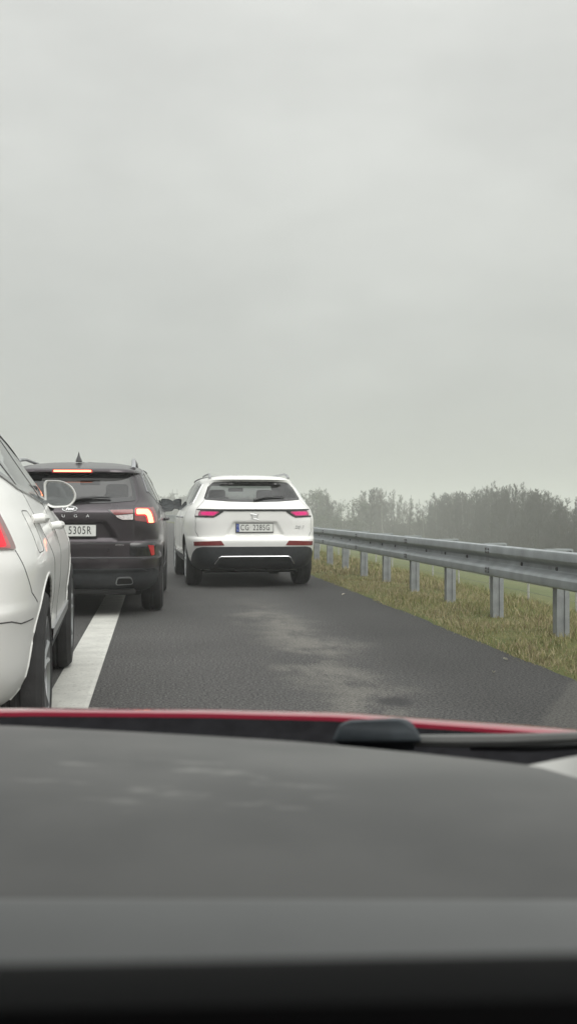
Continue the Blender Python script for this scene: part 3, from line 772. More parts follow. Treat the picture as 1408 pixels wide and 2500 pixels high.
# ================================================================== CAR 3: white estate close on the left
def build_white_estate():
    root = thing('estate_car', 'white car cut by the frame edge, with white wing mirror and white door handles', 'car', (-1.376, 4.73, 0), R_(2.1), 'cars in the traffic queue')
    S = Shape(
        yr={0.28: -0.62, 0.38: -0.86, 0.50: -0.95, 0.66: -0.985, 0.70: -0.99, 0.73: -0.965, 0.92: -0.93, 0.95: -0.925, 1.05: -0.93, 1.15: -0.90, 1.22: -0.83, 1.35: -0.66, 1.5: -0.45, 1.56: -0.40, 1.60: -0.2, 1.63: 0.3, 1.65: 0.9},
        yf={0.28: 3.4, 0.4: 3.65, 0.6: 3.72, 0.85: 3.65, 0.98: 3.3, 1.05: 2.55, 1.09: 2.25, 1.2: 2.0, 1.5: 1.38, 1.57: 1.2, 1.62: 1.1, 1.65: 1.0},
        w={0.28: 0.80, 0.36: 0.875, 0.45: 0.905, 0.6: 0.915, 0.72: 0.93, 0.85: 0.935, 0.95: 0.912, 1.03: 0.88, 1.08: 0.855, 1.14: 0.828, 1.2: 0.790, 1.3: 0.722, 1.45: 0.622, 1.52: 0.57, 1.57: 0.51, 1.61: 0.41, 1.635: 0.29, 1.65: 0.03},
        nr={0.28: 6, 0.6: 6.5, 0.9: 7.0, 1.1: 6.5, 1.25: 6, 1.5: 5, 1.65: 3},
        nf={0.28: 5, 0.9: 4.5, 1.1: 4, 1.65: 3}, yc=1.35, zmin=0.28, zmax=1.65)
    rw = round_poly([(-0.66, 1.245), (0, 1.225), (0.66, 1.245), (0.56, 1.50), (0, 1.52), (-0.56, 1.50)], 0.04)
    ws = [(-0.64, 1.13), (0.64, 1.13), (0.58, 1.51), (-0.58, 1.51)]
    win = round_poly([(-0.42, 1.255), (-0.20, 1.47), (0.25, 1.535), (0.9, 1.525), (1.30, 1.43), (1.88, 1.145), (1.0, 1.13), (-0.1, 1.185)], 0.03)
    car_body(S, root, M['white'], [(0, 0.375), (2.865, 0.375)], 0.425, [('u', inset(rw, 0.02)), ('f', ws), ('r', inset(win, 0.012)), ('l', inset(win, 0.012))])
    patch(S, 'rear_window', rw, M['glass_dark'], root, off=0.004, ring=0.04, ring_m=M['frit'])
    for mode in 'lr':
        w = patch(S, 'side_window', win, M['glass'], root, mode=mode, off=0.003, ring=0.02, ring_m=M['gloss_black'])
        for yy, a, b in ((0.98, 1.125, 1.525), (0.0, 1.175, 1.505)):
            mb = MB(); ribbon(S, mb, [(yy, a), (yy - 0.05, b)], 0.08, M['gloss_black'], mode=mode, off=0.005); mb.build('window_pillar', w)
        mb = MB(); ribbon(S, mb, [(-0.44, 1.245), (-0.1, 1.173), (1.0, 1.118), (1.88, 1.132)], 0.016, M['gloss_black'], mode=mode, off=0.007)
        ribbon(S, mb, [(-0.44, 1.255), (-0.21, 1.485), (0.25, 1.55), (0.9, 1.54), (1.31, 1.445), (1.86, 1.17)], 0.016, M['gloss_black'], mode=mode, off=0.007)
        mb.build('window_trim', w)
    # tail lights: tall lens along the pillar, foot turned inwards
    L = round_poly([(0.48, 0.935), (0.965, 0.932), (0.93, 1.01), (0.885, 1.10), (0.82, 1.30), (0.74, 1.30), (0.765, 1.14), (0.745, 1.05), (0.48, 1.03)], 0.012)
    core = round_poly([(0.50, 0.945), (0.885, 0.942), (0.862, 1.015), (0.80, 1.03), (0.50, 1.012)], 0.012)
    mid = round_poly([(0.495, 0.940), (0.918, 0.937), (0.885, 1.02), (0.845, 1.10), (0.80, 1.27), (0.755, 1.27), (0.78, 1.14), (0.76, 1.045), (0.495, 1.022)], 0.012)
    for sg in (1, -1):
        f = (lambda p: p) if sg == 1 else mirror_x
        t = patch(S, 'tail_light', f(L), M['lens_frost'], root, off=0.007, step=0.02)
        patch(S, 'red_lens', f(mid), M['lens_pale'], t, off=0.0095, step=0.02)
        patch(S, 'lit_strip', f(core), M['lamp_red'], t, off=0.012, step=0.02)
        patch(S, 'reflector', f([(0.62, 0.52), (0.86, 0.52), (0.86, 0.555), (0.62, 0.555)]), M['lens_dull'], root, off=0.006)
    bp = round_poly([(-0.95, 0.285), (0.95, 0.285), (0.80, 0.42), (-0.80, 0.42)], 0.03)
    patch(S, 'bumper_trim', bp, M['bumper'], root, off=0.006, step=0.03)
    for sg in (1, -1):
        mb = MB()
        md = 'r' if sg == 1 else 'l'
        ua = S.u_at_y(-0.44, 0.655)
        ribbon(S, mb, [(sg * 0.50, 0.685), (sg * 0.95, 0.672), (sg * 1.05, 0.655), (sg * ua, 0.655)], 0.0045, M['gap'])
        ribbon(S, mb, [(sg * 0.965, 0.93), (sg * 1.06, 0.84), (sg * 1.16, 0.76), (sg * 1.30, 0.715)], 0.0035, M['gap'])
        ribbon(S, mb, [(sg * 0.5, 0.72), (sg * 0.5, 0.95)], 0.0035, M['gap'])
        fl = round_poly([(-0.33, 1.075), (-0.13, 1.075), (-0.12, 0.91), (-0.32, 0.905)], 0.035)
        ribbon(S, mb, fl + [fl[0]], 0.003, M['gap'], mode=md)
        ribbon(S, mb, [(1.0, 1.12), (1.02, 0.55), (0.98, 0.36)], 0.0035, M['gap'], mode=md)
        ribbon(S, mb, [(1.92, 1.10), (2.08, 0.9), (2.10, 0.36)], 0.0035, M['gap'], mode=md)
        ribbon(S, mb, [(0.02, 1.16), (0.12, 0.98), (0.40, 0.84), (0.50, 0.7), (0.52, 0.36)], 0.0035, M['gap'], mode=md)
        ribbon(S, mb, [(0.46, 0.40), (2.40, 0.40)], 0.10, M['bumper'], mode=md, off=0.012)
        mb.build('panel_gap', root)
    # lower door moulding and wheel arch lips
    for md, sx in (('r', 1), ('l', -1)):
        mb = MB()
        ribbon(S, mb, [(0.52, 0.49), (2.34, 0.48)], 0.05, M['satin'], mode=md, off=0.014); mb.build('door_moulding', root)
        for ya in (0, 2.865):
            mb = MB(); pts = []
            for a in np.linspace(-0.12 * PI, 1.12 * PI, 40):
                y = ya + 0.432 * math.cos(a); z = 0.375 + 0.432 * math.sin(a)
                if z > S.zmin + 0.02: pts.append(S.ps(y, z, sx) - Vector((sx * 0.004, 0, 0)))
            mb.tube(pts, 0.008, M['white'], n=8); mb.build('wheel_arch', root)
        for yy, zz in ((-0.12, 1.04), (0.80, 1.0)):
            mb = MB(); p = S.ps(yy, zz, sx)
            xf = Matrix.Translation(p)
            mb.tube([p + Vector((0, -0.015, 0)), p + Vector((sx * 0.035, 0.01, 0.004)), p + Vector((sx * 0.045, 0.10, 0.004)), p + Vector((sx * 0.035, 0.20, 0.0)), p + Vector((0, 0.225, 0))], [0.018, 0.022, 0.022, 0.022, 0.018], M['white'], n=10)
            mb.build('door_handle', root)
        mb = MB()
        pts = [(sx * 0.60, -0.30, 1.55), (sx * 0.60, -0.2, 1.61), (sx * 0.595, 0.1, 1.655), (sx * 0.58, 1.1, 1.66), (sx * 0.58, 1.25, 1.60)]
        mb.tube(pts, 0.018, M['satin'], n=8); mb.build('roof_rail', root)
        # screen pillar sliver with the brake-lamp reflection
    make_mirror(root, 0.818, 1.0, 1.170, 0.158, 1.42, 0.12, M['white'], M['mirror_lit'], rim=0.85)
    make_mirror(root, -0.818, -1.0, 1.170, 0.158, 1.42, 0.12, M['white'], M['mirror_lit'], rim=0.85)
    for x, yy in ((-0.812, 0), (0.812, 0), (-0.812, 2.865), (0.812, 2.865)): make_wheel(root, x, yy, 0.375, 1 if x > 0 else -1, M['rim'])
    make_seats(root, (-0.37, 0.37), 1.05, 0.15, 0.68)
    mb = MB(); mb.rbox(-0.70, 0.70, -0.6, 3.3, 0.20, 0.32, 0.03, M['well']); mb.build('underbody', root)
    CARS['white_estate'] = (root, S)
    return root

build_white_suv(); build_grey_suv(); build_white_estate()

# ================================================================== setting
RC, S0 = 700.0, 70.0
def rpos(s, l, z=0.0):
    if s <= S0: return (l, s, z)
    f = (s - S0) / RC
    return (-RC + (RC + l) * math.cos(f), S0 + (RC + l) * math.sin(f), z)

def strip(name, srange, ls, zf, m, parent=None, smooth=60):
    vs = []; fs = []; n = len(ls)
    for s in srange:
        for l in ls: vs.append(rpos(s, l, zf(s, l)))
    for i in range(len(srange) - 1):
        for k in range(n - 1): fs.append((i * n + k, i * n + k + 1, (i + 1) * n + k + 1, (i + 1) * n + k))
    me = bpy.data.meshes.new(name); me.from_pydata(vs, [], fs); me.materials.append(m); me.shade_smooth()
    return link(name, me, parent)

# --- asphalt
def nodes(m):
    nt = m.node_tree
    def N(t, **kw):
        n = nt.nodes.new(t)
        for k, v in kw.items():
            if k in n.inputs: n.inputs[k].default_value = v
            else: setattr(n, k, v)
        return n
    return nt, N, nt.links.new

def math_node(nt, op, a, b=None, c=None, clamp=False):
    n = nt.nodes.new('ShaderNodeMath'); n.operation = op; n.use_clamp = clamp
    for i, v in enumerate((a, b, c)):
        if v is None: continue
        if isinstance(v, (int, float)): n.inputs[i].default_value = v
        else: nt.links.new(v, n.inputs[i])
    return n.outputs[0]

def maprange(nt, v, a, b, c, d, smooth=True):
    n = nt.nodes.new('ShaderNodeMapRange'); n.interpolation_type = 'SMOOTHSTEP' if smooth else 'LINEAR'
    nt.links.new(v, n.inputs['Value'])
    for k, q in zip(('From Min', 'From Max', 'To Min', 'To Max'), (a, b, c, d)): n.inputs[k].default_value = q
    return n.outputs[0]

def mixcol(nt, fac, a, b):
    n = nt.nodes.new('ShaderNodeMix'); n.data_type = 'RGBA'
    for i, v in ((0, fac), (6, a), (7, b)):
        if isinstance(v, tuple): n.inputs[i].default_value = (*v, 1) if len(v) == 3 else v
        elif isinstance(v, (int, float)): n.inputs[i].default_value = v
        else: nt.links.new(v, n.inputs[i])
    return n.outputs[2]

def asphalt():
    m = bpy.data.materials.new('asphalt'); m.use_nodes = True
    nt, N, ln = nodes(m); b = nt.nodes['Principled BSDF']
    tc = N('ShaderNodeTexCoord'); P = tc.outputs['Object']
    sx = N('ShaderNodeSeparateXYZ'); ln(P, sx.inputs[0])
    X, Y = sx.outputs[0], sx.outputs[1]
    def noise(scale, detail=5, rough=0.6, vec=None):
        n = N('ShaderNodeTexNoise'); n.inputs['Scale'].default_value = scale; n.inputs['Detail'].default_value = detail; n.inputs['Roughness'].default_value = rough
        ln(vec if vec is not None else P, n.inputs['Vector']); return n.outputs['Fac']
    big = noise(0.5); grain = noise(62, 4, 0.8); mid = noise(14, 5, 0.7)
    v = N('ShaderNodeTexVoronoi'); v.inputs['Scale'].default_value = 48; ln(P, v.inputs['Vector'])
    stones = maprange(nt, v.outputs['Distance'], 0.0, 0.35, 1.0, 0.0)
    col = mixcol(nt, maprange(nt, grain, 0.40, 0.62, 0, 1), (0.007, 0.0072, 0.0075), (0.116, 0.114, 0.110))
    sr = N('ShaderNodeTexWhiteNoise'); ln(v.outputs['Position'], sr.inputs['Vector'])
    bright = math_node(nt, 'MULTIPLY', stones, maprange(nt, sr.outputs['Value'], 0.82, 0.96, 0, 1))
    col = mixcol(nt, math_node(nt, 'MULTIPLY', bright, 0.8), col, (0.26, 0.255, 0.24))
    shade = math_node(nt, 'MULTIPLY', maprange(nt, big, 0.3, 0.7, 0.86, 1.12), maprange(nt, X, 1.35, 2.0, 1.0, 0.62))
    # dusty dry track along the shoulder
    w1 = noise(0.75, 7, 0.62); w2 = noise(2.2, 8, 0.7)
    mp = N('ShaderNodeMapping'); mp.inputs['Scale'].default_value = (1.0, 0.45, 1.0); mp.inputs['Location'].default_value = (3.7, 1.9, 0); ln(P, mp.inputs['Vector'])
    w3 = noise(1.6, 8, 0.68, mp.outputs['Vector'])
    xo = math_node(nt, 'ADD', X, math_node(nt, 'MULTIPLY', math_node(nt, 'SUBTRACT', w1, 0.5), 1.3))
    dist = math_node(nt, 'ABSOLUTE', math_node(nt, 'SUBTRACT', xo, 1.20))
    core = maprange(nt, dist, 0.06, 0.44, 1.0, 0.0)
    brk = maprange(nt, w3, 0.39, 0.57, 0, 1)
    trk = math_node(nt, 'MULTIPLY', core, brk)
    trk = math_node(nt, 'MULTIPLY', trk, maprange(nt, Y, 10.5, 14.0, 1, 0))
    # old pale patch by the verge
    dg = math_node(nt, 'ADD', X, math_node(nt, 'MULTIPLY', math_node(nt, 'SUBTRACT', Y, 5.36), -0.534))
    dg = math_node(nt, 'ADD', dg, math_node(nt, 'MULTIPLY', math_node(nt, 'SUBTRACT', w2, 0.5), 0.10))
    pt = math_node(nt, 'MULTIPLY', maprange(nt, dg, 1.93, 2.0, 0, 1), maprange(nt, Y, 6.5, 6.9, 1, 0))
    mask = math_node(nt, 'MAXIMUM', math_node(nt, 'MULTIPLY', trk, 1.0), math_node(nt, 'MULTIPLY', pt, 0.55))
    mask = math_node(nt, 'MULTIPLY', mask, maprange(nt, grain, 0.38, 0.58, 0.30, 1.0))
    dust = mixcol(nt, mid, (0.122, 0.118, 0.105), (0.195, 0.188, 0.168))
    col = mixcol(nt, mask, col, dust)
    # oil spot
    ox = math_node(nt, 'MULTIPLY', math_node(nt, 'SUBTRACT', X, 1.36), 1.0); oy = math_node(nt, 'MULTIPLY', math_node(nt, 'SUBTRACT', Y, 6.0), 0.65)
    od = math_node(nt, 'SQRT', math_node(nt, 'ADD', math_node(nt, 'MULTIPLY', ox, ox), math_node(nt, 'MULTIPLY', oy, oy)))
    od = math_node(nt, 'ADD', od, math_node(nt, 'MULTIPLY', math_node(nt, 'SUBTRACT', w2, 0.5), 0.14))
    col = mixcol(nt, maprange(nt, od, 0.05, 0.13, 0.75, 0.0), col, (0.022, 0.022, 0.023))
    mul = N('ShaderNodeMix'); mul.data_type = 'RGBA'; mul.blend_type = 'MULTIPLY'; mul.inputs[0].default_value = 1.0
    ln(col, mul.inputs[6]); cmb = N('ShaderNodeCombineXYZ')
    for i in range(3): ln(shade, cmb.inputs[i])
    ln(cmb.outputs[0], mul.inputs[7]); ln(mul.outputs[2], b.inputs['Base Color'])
    b.inputs['Roughness'].default_value = 0.82; sock(b, 'Specular IOR Level').default_value = 0.35
    bp = N('ShaderNodeBump'); bp.inputs['Strength'].default_value = 0.55; bp.inputs['Distance'].default_value = 0.008
    ln(math_node(nt, 'ADD', grain, math_node(nt, 'MULTIPLY', stones, 0.4)), bp.inputs['Height']); ln(bp.outputs['Normal'], b.inputs['Normal'])
    return m

def paint_line():
    m = bpy.data.materials.new('road_paint'); m.use_nodes = True
    nt, N, ln = nodes(m); b = nt.nodes['Principled BSDF']
    tc = N('ShaderNodeTexCoord'); P = tc.outputs['Object']
    n = N('ShaderNodeTexNoise'); n.inputs['Scale'].default_value = 45; n.inputs['Detail'].default_value = 5; n.inputs['Roughness'].default_value = 0.8; ln(P, n.inputs['Vector'])
    n2 = N('ShaderNodeTexNoise'); n2.inputs['Scale'].default_value = 5; n2.inputs['Detail'].default_value = 6; ln(P, n2.inputs['Vector'])
    base = mixcol(nt, maprange(nt, n2.outputs['Fac'], 0.3, 0.7, 0, 1), (0.44, 0.44, 0.41), (0.53, 0.53, 0.49))
    col = mixcol(nt, maprange(nt, n.outputs['Fac'], 0.55, 0.66, 0, 0.85), base, (0.15, 0.15, 0.145))
    sx = N('ShaderNodeSeparateXYZ'); ln(P, sx.inputs[0])
    # bead along the edge of the line
    ln(col, b.inputs['Base Color']); b.inputs['Roughness'].default_value = 0.7
    bp = N('ShaderNodeBump'); bp.inputs['Strength'].default_value = 0.5; bp.inputs['Distance'].default_value = 0.01
    ln(n.outputs['Fac'], bp.inputs['Height']); ln(bp.outputs['Normal'], b.inputs['Normal'])
    return m

def ground_mat():
    m = bpy.data.materials.new('grassy_ground'); m.use_nodes = True
    nt, N, ln = nodes(m); b = nt.nodes['Principled BSDF']
    tc = N('ShaderNodeTexCoord'); P = tc.outputs['Object']
    def noise(scale, detail=6, rough=0.65):
        n = N('ShaderNodeTexNoise'); n.inputs['Scale'].default_value = scale; n.inputs['Detail'].default_value = detail; n.inputs['Roughness'].default_value = rough; ln(P, n.inputs['Vector']); return n.outputs['Fac']
    a = noise(0.35); f = noise(22); g = noise(3.0)
    col = mixcol(nt, maprange(nt, a, 0.35, 0.65, 0, 1), (0.090, 0.108, 0.040), (0.140, 0.138, 0.060))
    col = mixcol(nt, maprange(nt, g, 0.50, 0.72, 0, 0.55), col, (0.21, 0.178, 0.10))
    col = mixcol(nt, maprange(nt, f, 0.35, 0.7, 0.0, 0.5), col, (0.055, 0.064, 0.026))
    sx = N('ShaderNodeSeparateXYZ'); ln(P, sx.inputs[0])
    far = maprange(nt, sx.outputs[0], 6.5, 12, 0, 1)
    fld = mixcol(nt, maprange(nt, noise(0.08), 0.3, 0.7, 0, 1), (0.100, 0.122, 0.055), (0.135, 0.148, 0.072))
    col = mixcol(nt, math_node(nt, 'MULTIPLY', far, 0.75), col, fld)
    ln(col, b.inputs['Base Color']); b.inputs['Roughness'].default_value = 0.95; sock(b, 'Specular IOR Level').default_value = 0.1
    bp = N('ShaderNodeBump'); bp.inputs['Strength'].default_value = 0.6; bp.inputs['Distance'].default_value = 0.03
    ln(f, bp.inputs['Height']); ln(bp.outputs['Normal'], b.inputs['Normal'])
    return m

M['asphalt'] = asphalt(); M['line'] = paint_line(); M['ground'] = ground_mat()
near = list(np.arange(-12, 60, 0.75)) + list(np.arange(60, 200, 5)) + list(np.arange(200, 1700, 40))
edge_rng = random.Random(4)
gz = pchip([-900, -60, -14, -11, -10.6, -10.4, 0, 2.55, 2.64, 2.78, 3.6, 4.3, 5.2, 6.2, 8.0, 11, 16, 26, 45, 90, 300, 1200],
           [-5, -3, -0.6, -0.03, -0.05, -0.08, -0.08, -0.07, -0.012, 0.022, 0.02, -0.03, -0.24, -0.52, -0.80, -1.25, -2.0, -3.3, -4.05, -4.4, -5, -5])
lats = [-900, -300, -120, -60, -30, -20, -14, -11, -10.6, -10.4, -5, 0, 2.4, 2.55, 2.64, 2.7, 2.78, 3.0, 3.3, 3.6, 3.95, 4.3, 4.7, 5.2, 5.7, 6.2, 7, 8, 9.5, 11, 13, 16, 20, 26, 34, 45, 60, 90, 140, 220, 300, 500, 800, 1200]
rngz = np.random.default_rng(7)
def ground_z(s, l):
    z = gz(l)
    if l > 2.7: z += 0.012 * math.sin(s * 1.7 + l * 2.1) + 0.010 * math.sin(s * 3.9 - l * 1.3)
    return z
kind(strip('ground', near, lats, ground_z, M['ground']), 'structure')
# pavement with a slightly ragged edge
rl = [-10.5, -8, -5, -2, 0, 1, 2, 2.66]
def road_strip():
    ss = list(np.arange(-12, 60, 0.12)) + list(np.arange(60, 200, 4)) + list(np.arange(200, 900, 25))
    rg = random.Random(3); vs = []; fs = []; n = len(rl); j = 0
    for s in ss:
        j = 0.8 * j + rg.uniform(-0.014, 0.014)
        for l in rl: vs.append(rpos(s, l + (j if l == rl[-1] else 0), 0.0))
    for i in range(len(ss) - 1):
        for k in range(n - 1): fs.append((i * n + k, i * n + k + 1, (i + 1) * n + k + 1, (i + 1) * n + k))
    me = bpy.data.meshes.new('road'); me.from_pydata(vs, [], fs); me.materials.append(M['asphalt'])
    return kind(link('road', me), 'structure')
road_strip()
ls_ = list(np.arange(-12, 60, 2.0)) + list(np.arange(60, 600, 6))
mk = []
def marking(l0, l1, srange):
    o = strip('road_marking', srange, [l0, l0 + 0.012, l1 - 0.03, l1 - 0.018, l1 - 0.012, l1], lambda s, l: 0.004 + (0.0025 if l0 < l < l1 - 0.015 else 0.0), M['line'])
    kind(o, 'structure')
marking(-0.605, -0.352, ls_)
marking(-8.2, -7.95, ls_)
for k in range(0, 12): marking(-4.24, -4.06, list(np.arange(-10 + k * 12, -6 + k * 12, 1.0)))

# --- guardrail
def build_guardrail():
    root = thing('guardrail', 'long galvanised steel guardrail on posts along the grassy verge', 'guardrail', (3.25, 8.67, 0))
    off = Vector((3.25, 8.67, 0))
    prof = [(0.030, 0.0), (0.005, 0.012), (0.0, 0.030), (0.0, 0.078), (0.012, 0.098), (0.068, 0.128), (0.075, 0.140), (0.075, 0.170), (0.068, 0.182), (0.012, 0.212), (0.0, 0.232), (0.0, 0.280), (0.005, 0.298), (0.030, 0.310)]
    # x: 0 = towards the road
    P = 1.735; L = P * 2
    k = 0
    s = 8.67 - 5 * P
    while s < 230:
        mb = MB()
        q = list(np.linspace(s - 0.16, s + L + 0.02, 10))
        vs = []; n = len(prof)
        for j, a in enumerate(q):
            lap = 0.0035 if j < 1 else 0.0
            for (px, pz) in prof: vs.append(Vector(rpos(a, 3.25 + px - 0.004 + (0.008 if j == 0 else 0), 0.442 + pz)) - off)
            for (px, pz) in prof: vs.append(Vector(rpos(a, 3.25 + px, 0.442 + pz)) - off)
        fs = []
        for i in range(len(q) - 1):
            a = i * 2 * n; b = (i + 1) * 2 * n
            for m_ in range(n - 1):
                fs.append((a + m_, a + m_ + 1, b + m_ + 1, b + m_)); fs.append((a + n + m_ + 1, a + n + m_, b + n + m_, b + n + m_ + 1))
            fs.append((a, b, b + n, a + n)); fs.append((a + n - 1, a + 2 * n - 1, b + 2 * n - 1, b + n - 1))
        fs.append(tuple(list(range(n)) + list(range(2 * n - 1, n - 1, -1))))
        e = (len(q) - 1) * 2 * n; fs.append(tuple([e + i for i in list(range(n)) + list(range(2 * n - 1, n - 1, -1))]))
        mb.add(vs, fs, M['steel'])
        if s < 60:
            for dz in (0.045, 0.075, 0.235, 0.268):
                for da in (-0.11, -0.03):
                    c = Vector(rpos(s + da, 3.25 - 0.005, 0.442 + dz)) - off
                    mb.lathe([(-0.008, 0.001), (-0.008, 0.011), (0.004, 0.013)], M['bolt'], n=10, axis='x', c=tuple(c))
            for da in (P * 0.5, P, P * 1.5):
                c = Vector(rpos(s + da, 3.25 + 0.07, 0.442 + 0.155)) - off
                mb.lathe([(-0.012, 0.001), (-0.012, 0.014), (0.004, 0.018)], M['bolt'], n=10, axis='x', c=tuple(c))
        mb.build('beam', root, smooth=25)
        s += L
    first = None
    k = -5
    while True:
        s = 8.67 + k * P
        if s > 120: break
        if first is None:
            mb = MB()
            # C-profile post
            t = 0.005
            mb.box(-0.055, 0.055, 0.045, 0.050, -0.45, 0.715, M['post_steel'])
            mb.box(-0.055, -0.050, -0.05, 0.045, -0.45, 0.715, M['post_steel'])
            mb.box(0.050, 0.055, -0.05, 0.045, -0.45, 0.715, M['post_steel'])
            mb.box(-0.050, -0.014, -0.05, -0.045, -0.45, 0.715, M['post_steel'])
            mb.box(0.014, 0.050, -0.05, -0.045, -0.45, 0.715, M['post_steel'])
            mb.box(-0.0495, 0.0495, -0.040, -0.035, -0.45, 0.714, M['post_steel'])
            mb.box(-0.0995, -0.056, -0.04, 0.04, 0.52, 0.72, M['post_steel'])
            first = mb.build('post', root, smooth=None); o = first
            mb = MB(); mb.box(-0.135, 0.09, -0.04, 0.04, 0.742, 0.757, M['steel']); mb.box(0.078, 0.09, -0.04, 0.04, 0.60, 0.7415, M['steel'])
            br = mb.build('bracket', o, smooth=None); brf = br
        else:
            o = first.copy(); COL.objects.link(o); o.parent = root
            br = brf.copy(); COL.objects.link(br); br.parent = o
        p = Vector(rpos(s + 0.17, 3.42, 0)) - off
        ang = -(0 if s <= S0 else (s - S0) / RC)
        o.location = p; o.rotation_euler = (0, 0, -ang)
        k += 1
    return root
build_guardrail()

# --- wire fence at the foot of the slope
def build_fence():
    root = thing('wire_fence', 'thin wire mesh fence on pale posts down the slope behind the guardrail', 'fence', (7.0, 8, -0.65))
    off = Vector((7.0, 8, -0.65))
    pm = mat('fence_post_grey', (0.34, 0.34, 0.32), 0.7, noise=0.2); wm = mat('fence_wire', (0.16, 0.165, 0.16), 0.6, metal=0.3)
    s = 8.0; pf = None
    while s < 75:
        if pf is None:
            mb = MB(); mb.tube([(0, 0, -0.4), (0, 0, 1.0)], 0.022, pm, n=6); pf = mb.build('post', root); o = pf
        else:
            o = pf.copy(); COL.objects.link(o); o.parent = root
        o.location = (0, s - 8.0, 0)
        s += 2.35
    for k, z in enumerate((0.06, 0.22, 0.38, 0.54, 0.70, 0.86, 0.97)):
        mb = MB(); pts = [(0.0, y, z - 0.012 * abs(math.sin(y * PI / 2.35))) for y in np.arange(0, 65, 0.6)]
        mb.tube(pts, 0.0035, wm, n=4); mb.build('wire', root)
build_fence()

# --- grass on the verge: one mass of blades
def build_grass():
    rg = np.random.default_rng(11)
    def band(n, l0, l1, s0, s1, h0, h1, w0, w1, pw=1.6):
        l = l0 + (l1 - l0) * rg.random(n); s = s0 + (s1 - s0) * rg.random(n) ** pw
        return l, s, h0 + (h1 - h0) * rg.random(n) ** 2.0, w0 + (w1 - w0) * rg.random(n)
    B = [band(120000, 2.68, 5.0, 6.0, 26, 0.015, 0.070, 0.0018, 0.0042), band(22000, 2.68, 5.2, 18, 60, 0.03, 0.11, 0.005, 0.010), band(14000, 2.58, 2.85, 6.0, 28, 0.010, 0.040, 0.002, 0.004),
         band(26000, 3.5, 5.6, 6.0, 26, 0.035, 0.125, 0.0022, 0.0045), band(14000, 5.0, 7.5, 9, 40, 0.04, 0.13, 0.005, 0.010)]
    l = np.concatenate([b[0] for b in B]); s = np.concatenate([b[1] for b in B]); h = np.concatenate([b[2] for b in B]); w = np.concatenate([b[3] for b in B])
    # clumpiness
    c = 0.5 + 0.5 * np.sin(l * 5.1 + 1.3 * np.sin(s * 1.9)) * np.sin(s * 2.7 + 1.1 * np.sin(l * 3.3))
    c2 = 0.5 + 0.5 * np.sin(l * 1.7 + 0.9 * s + 2 * np.sin(0.6 * s)) 
    keep = rg.random(len(l)) < 0.35 + 0.65 * c
    l, s, h, w, c, c2 = (q[keep] for q in (l, s, h, w, c, c2))
    h = h * (0.55 + 0.9 * c)
    n = len(l)
    z = np.array([gz(a) for a in l]) + 0.012 * np.sin(s * 1.7 + l * 2.1) + 0.010 * np.sin(s * 3.9 - l * 1.3) - 0.004
    a = rg.random(n) * 2 * PI; lean = h * (0.15 + 0.75 * rg.random(n)); b = rg.random(n) * 2 * PI
    dx, dy = np.cos(a) * w, np.sin(a) * w
    v = np.zeros((n, 5, 3), np.float32)
    v[:, 0] = np.stack([l - dx, s - dy, z], 1); v[:, 1] = np.stack([l + dx, s + dy, z], 1)
    mx, my = l + np.cos(b) * lean * 0.35, s + np.sin(b) * lean * 0.35
    v[:, 2] = np.stack([mx + dx * 0.7, my + dy * 0.7, z + h * 0.6], 1); v[:, 3] = np.stack([mx - dx * 0.7, my - dy * 0.7, z + h * 0.6], 1)
    v[:, 4] = np.stack([l + np.cos(b) * lean, s + np.sin(b) * lean, z + h], 1)
    me = bpy.data.meshes.new('grass')
    me.vertices.add(n * 5); me.vertices.foreach_set('co', v.reshape(-1))
    idx = np.arange(n)[:, None] * 5
    loops = np.concatenate([idx + [[0, 1, 2, 3]], idx + [[3, 2, 4]]], 1).astype(np.int32).reshape(-1)
    me.loops.add(n * 7); me.loops.foreach_set('vertex_index', loops)
    st = (np.arange(n)[:, None] * 7 + np.array([[0, 4]])).reshape(-1).astype(np.int32)
    me.polygons.add(n * 2); me.polygons.foreach_set('loop_start', st)
    cols = [mat('grass_green', (0.185, 0.200, 0.078), 0.8, spec=0.15), mat('grass_olive', (0.245, 0.228, 0.105), 0.8, spec=0.15), mat('grass_straw', (0.33, 0.29, 0.175), 0.85, spec=0.1), mat('grass_dark', (0.13, 0.155, 0.062), 0.8, spec=0.15), mat('grass_rust', (0.24, 0.19, 0.115), 0.85, spec=0.1)]
    for m in cols: me.materials.append(m)
    r = rg.random(n); dry = np.clip(0.33 + 0.45 * c2 - 0.22 * (l - 3.4), 0.10, 0.85)
    mi = np.where(r < dry * 0.62, 2, np.where(r < dry * 0.85, 4, np.where(r < dry + (1 - dry) * 0.40, 1, np.where(r < dry + (1 - dry) * 0.80, 0, 3))))
    me.polygons.foreach_set('material_index', np.repeat(mi, 2).astype(np.int32))
    me.update(calc_edges=True); me.validate()
    kind(link('grass', me), 'stuff')
build_grass()

